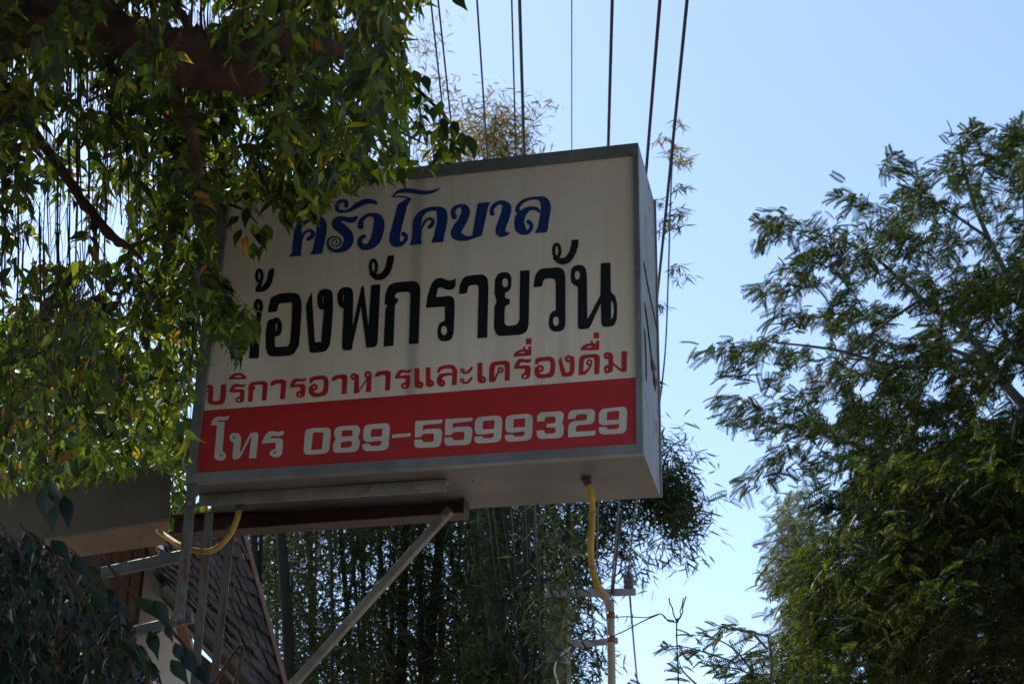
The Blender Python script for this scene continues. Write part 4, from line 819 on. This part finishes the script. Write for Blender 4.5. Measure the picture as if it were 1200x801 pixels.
# ---------------------------------------------------------------- bamboo
BL_, BLF = leaf_template(.13, .2, .25, 2)
def fronds_bamboo(cent, rng, nleaf=14, ls=(.11,.20), spread=.16, down=.55, k=1.0):
    ls = (ls[0]*k, ls[1]*k); spread = spread*k; n = len(cent); c = np.repeat(cent, nleaf, 0)+rng.normal(0, spread, (n*nleaf,3))*np.array([1,1,.8])
    a = np.stack([rng.normal(0,.8,n*nleaf), rng.normal(0,.8,n*nleaf), -np.abs(rng.normal(down,.4,n*nleaf))], 1)
    nm = unit(rng.normal(0,1,(n*nleaf,3))+np.array([0,-.3,.4])); return c, unit(a), nm, rng.uniform(*ls, n*nleaf)
br = np.random.default_rng(77)
lowb = [(275,585),(350,600),(640,575),(770,560),(775,500),(800,503),(812,540),(838,598),(836,632),(815,640),(800,662),(775,640),(745,650),(742,665),(700,655),(690,680),(672,720),(668,830),(290,830),(325,801),(310,720)]
SB = 1.75   # size of the giant bamboo against the common kind
groups = [('left', 275, 440, 26.5, 9), ('mid', 420, 575, 28, 10), ('right', 560, 668, 25.8, 7)]
BLAB = {'left':'leftmost bamboo clump, crowded dark culms seen just right of the tiled roof', 'mid':'middle bamboo clump, dark culms crossed by the diagonal steel brace', 'right':'rightmost bamboo clump, leafy sprays arching out to the right under the sign'}
def chain(pts, Y, n, rng, jit=6):
    P = crv([p for p in pts], 10); P = np.array(P); t = rng.uniform(0, len(P)-1.01, n); i = t.astype(int); q = P[i]+(P[i+1]-P[i])*(t-i)[:,None]
    q = q+rng.normal(0, jit, q.shape); return atv(q[:,0], q[:,1], Y+rng.normal(0,.25,n))
for nm_, xa, xb, Yc, nc in groups:
    basep = at((xa+xb)/2, 780, Yc)
    cl = empty('bamboo_clump', (basep.x, Yc, 0), BLAB[nm_], 'bamboo', 'bamboo clumps behind the sign')
    nk = int(nc*1.5)
    for k in range(nk):
        x = xa+(xb-xa)*(k+br.uniform(-.3,1.3))/nk; Y = Yc+br.uniform(-3.4,1.6); lean = br.normal(0, 12)
        p1, p2 = at(x, 801, Y), at(x+lean, 600, Y); sl_ = (p2-p1)/(p2.z-p1.z)
        H = br.uniform(14.5, 19); g0 = p1-sl_*p1.z; g0 = Vector((g0.x*.6+(basep.x+(p1.x-basep.x)*.7)*.4, g0.y, 0))
        P = [g0, (g0+p1)/2+Vector((0,0,.2)), p1, p2]; q = p2; 
        for s_ in range(3): 
            q = q+Vector((sl_.x*.6+br.normal(0,.10), br.normal(0,.1), 1))*((H-p2.z)/3.0); P.append(q)
        r0 = br.choice([.028,.036,.048,.065,.09], p=[.25,.3,.25,.14,.06]); limb('culm', P, [r0*1.1, r0*1.05, r0, r0*.9, r0*.6, r0*.35, r0*.12], M['culm'], cl, 7, 100+k, .03)
    # foliage
    pol = [p for p in lowb]; n = {'left':1500,'mid':1450,'right':1100}[nm_]
    q = sample_poly([(xa-12,575),(xb+10,575),(xb+10,835),(xa-12,835)], n, br)
    k = inpoly(q[:,0], q[:,1], lowb)
    # vertical gaps of sky between the culms
    gap = np.zeros(len(q), bool)
    for gx, gy, ga, gb in ((408,650,9,55),(400,700,10,28),(425,740,12,26),(412,790,8,16),(380,648,6,14),(368,690,10,8),(450,640,7,24),(360,705,8,9),(440,660,6,30),(372,630,7,8),(585,620,8,12),(540,640,4,14),(476,660,4,20),(555,735,5,16),(430,680,8,26),(318,650,5,6),(700,625,14,10),(302,680,4,6)):
        gap |= ((q[:,0]-gx)/ga)**2+((q[:,1]-gy)/gb)**2 < 1
    q = q[k & ~gap]; cents = [atv(q[:,0], q[:,1], Yc+br.uniform(-2.2,2.2,len(q)))]
    # hidden body of the clump up behind the sign, thickened to shade leaves below
    z = br.uniform(12.2, 16.6, 900); x = br.uniform(at(xa,600,Yc).x, at(xb,600,Yc).x, 900); cents.append(np.stack([x, Yc+br.uniform(-2,2,900), z], 1))
    if nm_ == 'left':
        for pts, m in (([(505,190),(498,130),(500,60),(508,20)],16),([(515,195),(530,160),(540,115)],22),([(498,60),(485,45)],3),([(500,120),(520,95),(532,90)],5)): cents.append(chain(pts, Yc, m, br, 5))
    if nm_ == 'mid':
        for pts, m in (([(560,200),(575,160),(580,125)],34),([(600,195),(590,150),(572,105)],30),([(545,195),(550,165),(548,140)],26),([(610,190),(622,150),(630,120)],9),([(585,190),(600,165),(612,140)],24),([(530,190),(560,178),(600,178)],30)): cents.append(chain(pts, Yc, m, br, 6))
    if nm_ == 'right':
        for pts, m, j in (([(700,600),(750,590),(795,598),(822,618)],85,9),([(740,560),(775,560),(800,572),(818,592)],90,11),([(770,580),(795,590),(810,620),(805,655)],60,10),([(690,600),(720,620),(745,640),(750,665)],30,9),([(770,545),(790,530),(800,510)],9,9),([(765,520),(775,510),(782,505)],5,6),([(690,640),(690,665),(680,690)],22,8),([(700,590),(712,610),(730,615)],26,12),
            ([(675,690),(685,712),(690,745)],12,8),([(672,740),(685,770),(690,801)],16,9),([(690,750),(700,770),(705,790)],6,6),([(790,600),(812,560),(815,545)],14,9),([(720,590),(700,620),(700,640)],26,10)): cents.append(chain(pts, Yc, m, br, j))
        for pts in ([(650,560),(720,585),(790,598),(832,630)],[(650,560),(720,545),(780,555),(828,600)],[(640,575),(690,600),(735,635),(752,668)],[(660,620),(690,650),(678,700)],[(760,560),(778,430),(783,330),(786,230),(791,140)]):
            limb('branch', [at(x,y,Yc) for x, y in pts], [.024]+[.015]*(len(pts)-2)+[.005], M['culm'], cl, 5, 300+int(pts[0][0]), .02)
        limb('branch', [at(640,735,YP+1.2), at(652,705,YP+1.2), at(668,675,YP+1.2), at(700,640,YP+1.2), at(716,615,YP+1.2)], [.03,.027,.023,.016,.008], M['culm'], cl, 5, 330, .02)
    if nm_ == 'right':
        for pts, m, j in (([(640,590),(655,640),(650,690)],22,12),([(628,700),(636,740),(630,800)],16,7),([(668,700),(664,740),(668,790)],6,5)): cents.append(chain(pts, YP-.9, m, br, j))
    if nm_ == 'mid':
        for pts in ([(570,300),(578,200),(582,125)],[(590,300),(590,190),(572,105)],[(600,300),(612,190),(630,118)]): limb('branch', [at(x,y,Yc) for x, y in pts], [.016,.01,.003], M['culm'], cl, 5, 340+pts[2][0], .02)
    if nm_ == 'left':
        limb('branch', [at(x,y,Yc) for x, y in ((520,300),(505,190),(498,100),(506,20))], [.014,.008,.006,.002], M['culm'], cl, 5, 350, .02)
    dn = {'left':13,'mid':13,'right':13}[nm_]
    C_ = np.vstack(cents); pos, ax, nrm, sz = fronds_bamboo(C_, br, dn, (.09,.17), .115, .55, SB)
    if nm_ == 'right':
        tws = []; wc = []
        for k_ in range(64):      # fine drooping twigs, each carrying its own leaves
            if k_ < 18: y = br.uniform(140, 480); x = 785+(480-y)*.012-(8 if y > 400 else 0); s_ = br.choice([-1, 1, 1]); ex, ey = x+s_*br.uniform(8,24), y-br.uniform(-8,14)
            else:
                t = br.random(); x, y = 735+t*85+br.normal(0,5), 545+t*35+br.normal(0,22); s_ = 1; ex, ey = x+br.uniform(6,26), y+br.uniform(10,42)
            p0_, p1_ = at(x,y,Yc), at(ex,ey,Yc+br.normal(0,.3)); mid = (p0_+p1_)/2+Vector((0,0,.10)); tws.append([p0_, mid, p1_])
            for t in np.linspace(.25, 1, 6): wc.append(np.array(p0_*(1-t)**2+mid*2*t*(1-t)+p1_*t*t))
        twigs_mesh('twigs', tws, .006, M['culm'], cl)
        w_ = fronds_bamboo(np.array(wc), br, 4, (.08,.15), .018, .45, SB); pos, ax, nrm, sz = (np.concatenate([a, b]) for a, b in zip((pos, ax, nrm, sz), w_))
    px_, py_ = projv(pos); ed = np.clip((px_-792)/42, 0, 1)*(py_ > 470); kp = br.random(len(pos)) > ed**.7*.92; pos, ax, nrm, sz = pos[kp], ax[kp], nrm[kp], sz[kp]
    sun_tinted = py_[kp] < 215  # high tips take the leaf colour with sunlight painted in
    if sun_tinted.any(): V, Fc = instance(BL_, BLF, pos[sun_tinted], frames(ax[sun_tinted], nrm[sun_tinted]), sz[sun_tinted]); o = bulk('sun_tinted_foliage', V, Fc, M['sun_tinted'], cl); o['kind'] = 'stuff'
    pos, ax, nrm, sz = pos[~sun_tinted], ax[~sun_tinted], nrm[~sun_tinted], sz[~sun_tinted]
    V, Fc = instance(BL_, BLF, pos, frames(ax, nrm), sz); o = bulk('foliage', V, Fc, M['bamboo'], cl); o['kind'] = 'stuff'
# pale trunk among the bamboo, dark clump hanging at its foot
pt = at(578,800,25); tr = empty('pale_trunk_tree', (pt.x, 25, 0), 'pale blotched tree trunk among the dark bamboo, below the middle of the sign', 'tree')
limb('trunk', [(pt.x+.05,25,0), at(580,801,25), at(578,720,25), at(571,665,25), at(566,600,25), at(560,480,25)], [.2,.13,.128,.12,.10,.05], M['palebark'], tr, 12, 8, .04)
q = np.array([at(578+br.normal(0,7), 785+br.normal(0,8), 24.6) for _ in range(40)])
q2 = np.array([at(560+br.normal(0,30), 500+br.normal(0,30), 25) for _ in range(120)])
pos, ax, nrm, sz = fronds_bamboo(np.vstack([q, q2]), br, 12, (.10,.17), .08, .55, SB); V, Fc = instance(LEAF2, LEAF2F, pos, frames(ax, nrm), sz*.8); o = bulk('crown', V, Fc, M['feather'], tr); o['kind'] = 'stuff'

# ---------------------------------------------------------------- feathery trees at right
def frond_template(np_=9, lw=.10):       # pinnate leaf along +X, unit length, leaflets drooping
    V, F = [], []
    for i in range(np_):
        x = .12+.85*i/(np_-1); z = -.30*x*x; L = .27*(1-.5*abs(x-.45))
        for s in (-1, 1):
            n = len(V); V += [(x,0,z),(x+.06+L*.15,s*L*.5-.0*s+lw*.4*0,z-.05),(x+.10+L*.2,s*L,z-.13),(x+.02+L*.1,s*L*.55,z-.06+.0)]
            V[n+1] = (x+lw*.55+L*.12, s*L*.5, z-.05); V[n+3] = (x-lw*.45+L*.12, s*L*.5, z-.055)
            F.append((n,n+1,n+2,n+3) if s > 0 else (n,n+3,n+2,n+1))
    n = len(V); V += [(0,-.008,0),(0,.008,0),(.5,.008,-.075),(.5,-.008,-.075),(1,.004,-.30),(1,-.004,-.30)]; F += [(n,n+1,n+2,n+3),(n+3,n+2,n+4,n+5)]
    return np.array(V, float), np.array(F)
FT, FTF = frond_template()
fr_ = np.random.default_rng(99)
def fronds(cent, spread, n_each, rng, size=(.16,.30), flat=.6, bias=(-.35,0,-.25)):
    n = len(cent)*n_each; c = np.repeat(cent, n_each, 0)+rng.normal(0,1,(n,3))*np.array([1,1,flat])*np.repeat(spread, n_each)[:,None]
    a = unit(rng.normal(0,.7,(n,3))*np.array([1,1,.45])+np.array(bias)); nm = unit(rng.normal(0,.45,(n,3))+np.array([0,0,1])); return c, a, nm, rng.uniform(*size, n)
TM = [(1150,150),(1120,160),(1105,178),(1062,186),(1035,195),(1048,212),(1005,222),(962,250),(890,258),(893,285),(885,300),(898,330),(880,352),(905,375),(882,398),(822,408),(834,425),(862,440),(838,468),(842,494),(880,500),(888,528),(870,562),(882,574),(905,548),(930,545),(938,580),(940,610),(925,640),(897,660),(900,690),(920,720),(905,760),(880,801),(870,840),(1490,840),(1500,260),(1420,110),(1290,90)]
rt = at(1330,900,15.5)
rtree = empty('feathery_tree', (rt.x, 15.5, 0), 'tall dark green tree with fine feathery leaves along the right edge of the photo', 'tree')
q = sample_poly(TM, 1000, fr_)
ins = inpoly(q[:,0]-14, q[:,1]-8, TM) & inpoly(q[:,0]-6, q[:,1]+14, TM); q = q[ins]
HT = [(1100,455,10,12),(975,480,9,14),(1065,380,16,12),(960,395,10,12),(1140,300,8,10),(1020,340,12,8),(1090,500,8,6),(985,560,10,10),(1050,350,16,7),(1195,455,10,14),(950,350,18,12),(1000,245,10,6),(900,425,10,8),(1125,410,10,8),(1015,455,12,9),(1165,395,8,12),(935,440,9,12),(930,290,10,9),(1160,480,9,8),(965,320,8,10),(1080,265,9,8),(1100,220,9,10),(1130,250,7,7),(1040,470,5,5),(1190,360,7,6),(890,470,9,6),(920,520,9,8),(1010,600,4,4),(1100,560,4,4),(1040,640,3,3),(1170,640,4,4),(950,700,5,6),(1130,700,3,3)]
HT = [(h[0],h[1],h[2]*1.35,h[3]*1.35) for h in HT]
for k in range(95): HT.append((fr_.uniform(870,1200), fr_.uniform(170,560), fr_.uniform(3,9), fr_.uniform(3,8)))
for k in range(30): HT.append((fr_.uniform(900,1010), fr_.uniform(560,790), fr_.uniform(3,7), fr_.uniform(3,7)))
def dropholes(x, y, H):
    k = np.ones(len(x), bool)
    for hx, hy, a, b in H: k &= ((x-hx)/a)**2+((y-hy)/b)**2 > 1
    return k
inn = inpoly(q[:,0]-38, q[:,1]-16, TM) & inpoly(q[:,0]-20, q[:,1]+20, TM); q = q[inn | (fr_.random(len(q)) < .45)]
C1 = atv(q[:,0], q[:,1], fr_.uniform(13.0,17.5,len(q)))
pos, ax, nm, sz = fronds(C1, fr_.uniform(.09,.19,len(C1)), 34, fr_, (.09,.17))
x, y = projv(pos); x2, y2 = projv(pos+ax*sz[:,None]*.8)
k = inpoly(x, y, TM) & inpoly(x2, y2, TM) & dropholes((x+x2)/2, (y+y2)/2, HT); A1 = [pos[k], ax[k], nm[k], sz[k]]
# lower right mass: denser, brighter
q = sample_poly([(1000,560),(1290,480),(1450,520),(1450,840),(900,840),(940,700)], 215, fr_); C2 = atv(q[:,0], q[:,1], fr_.uniform(12.2,13.6,len(q)))
pos, ax, nm, sz = fronds(C2, np.full(len(C2),.18), 22, fr_, (.13,.23)); AY = [pos, ax, nm, sz]; A2 = [v[:0] for v in AY]
q = sample_poly([(1240,260),(1180,300),(1120,350),(1060,400),(1010,450),(975,510),(985,640),(960,720),(940,800),(1450,840),(1450,260)], 620, fr_); q = q[dropholes(q[:,0], q[:,1], [(h[0],h[1],h[2]*1.3,h[3]*1.3) for h in HT])]
C4 = atv(q[:,0], q[:,1], fr_.uniform(15.5,18.5,len(q))); p4 = fronds(C4, np.full(len(C4),.20), 15, fr_, (.16,.28)); x, y = projv(p4[0]); k4 = dropholes(x, y, HT); A2 = [np.concatenate([a, b[k4]]) for a, b in zip(A2, p4)]
# outlying sprays along the crown's edge
A3 = [[],[],[],[]]
for pts, m in (([(1000,262),(960,262),(920,255),(888,258)],15),([(1010,235),(985,222)],5),([(1060,225),(1050,200),(1035,192),(1070,190)],9),([(1120,230),(1110,190),(1125,165),(1145,145)],14),([(1150,220),(1160,180),(1185,165)],12),([(1190,230),(1200,170),(1196,150)],9),([(950,285),(920,262),(895,262)],8),([(930,345),(910,330),(890,335)],9),([(985,282),(950,272),(905,268),(888,285)],9),([(930,400),(890,398),(850,402),(818,410)],14),([(900,412),(870,412),(845,420)],9),([(920,440),(880,440),(850,437)],7),([(900,470),(870,470),(842,470)],12),([(920,500),(885,490),(850,492)],10),([(925,520),(905,540),(880,560),(855,575)],12),([(925,535),(900,560),(872,566)],6),([(975,310),(945,330),(915,345),(890,350)],10),([(960,360),(925,370),(900,375)],9),([(1000,300),(960,300),(920,305)],9),([(1050,250),(1020,240),(1000,240)],9),([(1090,240),(1080,215),(1072,196)],8),([(1130,200),(1135,175),(1140,150)],9),([(1175,190),(1178,165),(1192,150)],8)):
    c = chain(pts, 14.2, m*2, fr_, 3); d = np.array(at(*pts[-1],14.2)-at(*pts[-2],14.2)); d = d/np.linalg.norm(d)
    p, a, n2, s2 = fronds(c, np.full(len(c),.035), 2, fr_, (.10,.19), 1, tuple(d*.7+np.array([0,0,-.25]))); add_leaves(A3, p, a, n2, s2)
A3 = [np.concatenate(v) for v in A3]
P_, A_, N_, S_ = (np.concatenate([a, b, c]) for a, b, c in zip(A1, A2, A3)); print('fronds', len(P_))
V, Fc = instance(FT, FTF, P_, frames(A_, N_), S_); o = bulk('crown', V, Fc, M['feather'], rtree, False); o['kind'] = 'stuff'
V, Fc = instance(FT, FTF, AY[0], frames(AY[1], AY[2]), AY[3]); o = bulk('lower_crown', V, Fc, M['feather_bright'], rtree, False); o['kind'] = 'stuff'
limb('trunk', [(rt.x,15.5,0), (rt.x-.1,15.5,3), at(1300,760,15.5), at(1270,560,15.5), at(1235,440,15.4), at(1205,300,15.3)], [.34,.28,.20,.16,.11,.05], M['barkgrey'], rtree, 14, 60)
for k_, (pts, r0) in enumerate((([(1270,545),(1215,515),(1180,518),(1130,523),(1085,543)],.05),([(1240,450),(1190,420),(1170,440),(1140,420),(1090,400)],.05),([(1205,480),(1170,440),(1130,385),(1080,350),(1025,300)],.05),([(1215,360),(1180,320),(1150,260),(1130,200),(1125,165)],.035),([(1080,350),(1050,370),(1020,392),(990,420)],.018),([(1025,300),(985,282),(950,272),(930,270)],.014),([(1140,420),(1060,430),(980,410),(900,400)],.026),([(1280,640),(1180,620),(1080,640),(980,650)],.05),([(1285,720),(1160,720),(1040,740),(930,760)],.05),([(1085,543),(1000,520),(930,500),(880,490)],.022),([(1160,280),(1100,240),(1050,215)],.018),([(1205,300),(1200,230),(1190,160)],.03))):
    limb('branch', [at(x,y,14.6+.06*i) for i, (x, y) in enumerate(pts)], list(np.linspace(r0, r0*.35, len(pts))), M['barkgrey'], rtree, 7, 400+k_, .06)
# sprigs of a nearer sapling at the bottom edge
sg = at(860,900,11); sap = empty('feathery_sapling', (sg.x, 11, 0), 'small feathery sapling with light sprigs against sky, below the big right tree', 'sapling')
A3 = [[],[],[],[]]
for pts, m in (([(860,775),(830,765),(800,757),(770,757)],12),([(885,790),(860,760),(830,745),(805,745)],9),([(900,760),(880,742),(850,735),(832,728)],11),([(900,745),(870,738),(845,735)],6),([(895,800),(870,785),(845,780),(815,770)],9),([(900,770),(885,765),(865,768),(858,775)],7),([(880,800),(850,801),(830,805)],10),([(905,790),(890,790),(870,795)],14),([(820,805),(800,785),(795,770)],5),([(770,815),(760,805)],4)):
    c = chain(pts, 11, m, fr_, 2.5); d = np.array(at(*pts[-1],11)-at(*pts[0],11)); d = d/np.linalg.norm(d)
    p, a, n2, s2 = fronds(c, np.full(len(c),.02), 2, fr_, (.08,.15), 1, tuple(d*.8+np.array([0,0,-.2]))); add_leaves(A3, p, a, n2, s2)
    limb('branch', [at(x,y,11) for x, y in pts], list(np.linspace(.008,.002,len(pts))), M['barkgrey'], sap, 5, 500+pts[0][0], .02)
A3 = [np.concatenate(v) for v in A3]; V, Fc = instance(FT, FTF, A3[0], frames(A3[1], A3[2]), A3[3]); o = bulk('foliage', V, Fc, M['feather'], sap, False); o['kind'] = 'stuff'
limb('trunk', [(sg.x,11,0), at(890,950,11), at(900,830,11), at(905,780,11), at(900,745,11)], [.05,.04,.02,.014,.006], M['barkgrey'], sap, 8, 520)
# pale tree farther off, peeping out left of the big crown
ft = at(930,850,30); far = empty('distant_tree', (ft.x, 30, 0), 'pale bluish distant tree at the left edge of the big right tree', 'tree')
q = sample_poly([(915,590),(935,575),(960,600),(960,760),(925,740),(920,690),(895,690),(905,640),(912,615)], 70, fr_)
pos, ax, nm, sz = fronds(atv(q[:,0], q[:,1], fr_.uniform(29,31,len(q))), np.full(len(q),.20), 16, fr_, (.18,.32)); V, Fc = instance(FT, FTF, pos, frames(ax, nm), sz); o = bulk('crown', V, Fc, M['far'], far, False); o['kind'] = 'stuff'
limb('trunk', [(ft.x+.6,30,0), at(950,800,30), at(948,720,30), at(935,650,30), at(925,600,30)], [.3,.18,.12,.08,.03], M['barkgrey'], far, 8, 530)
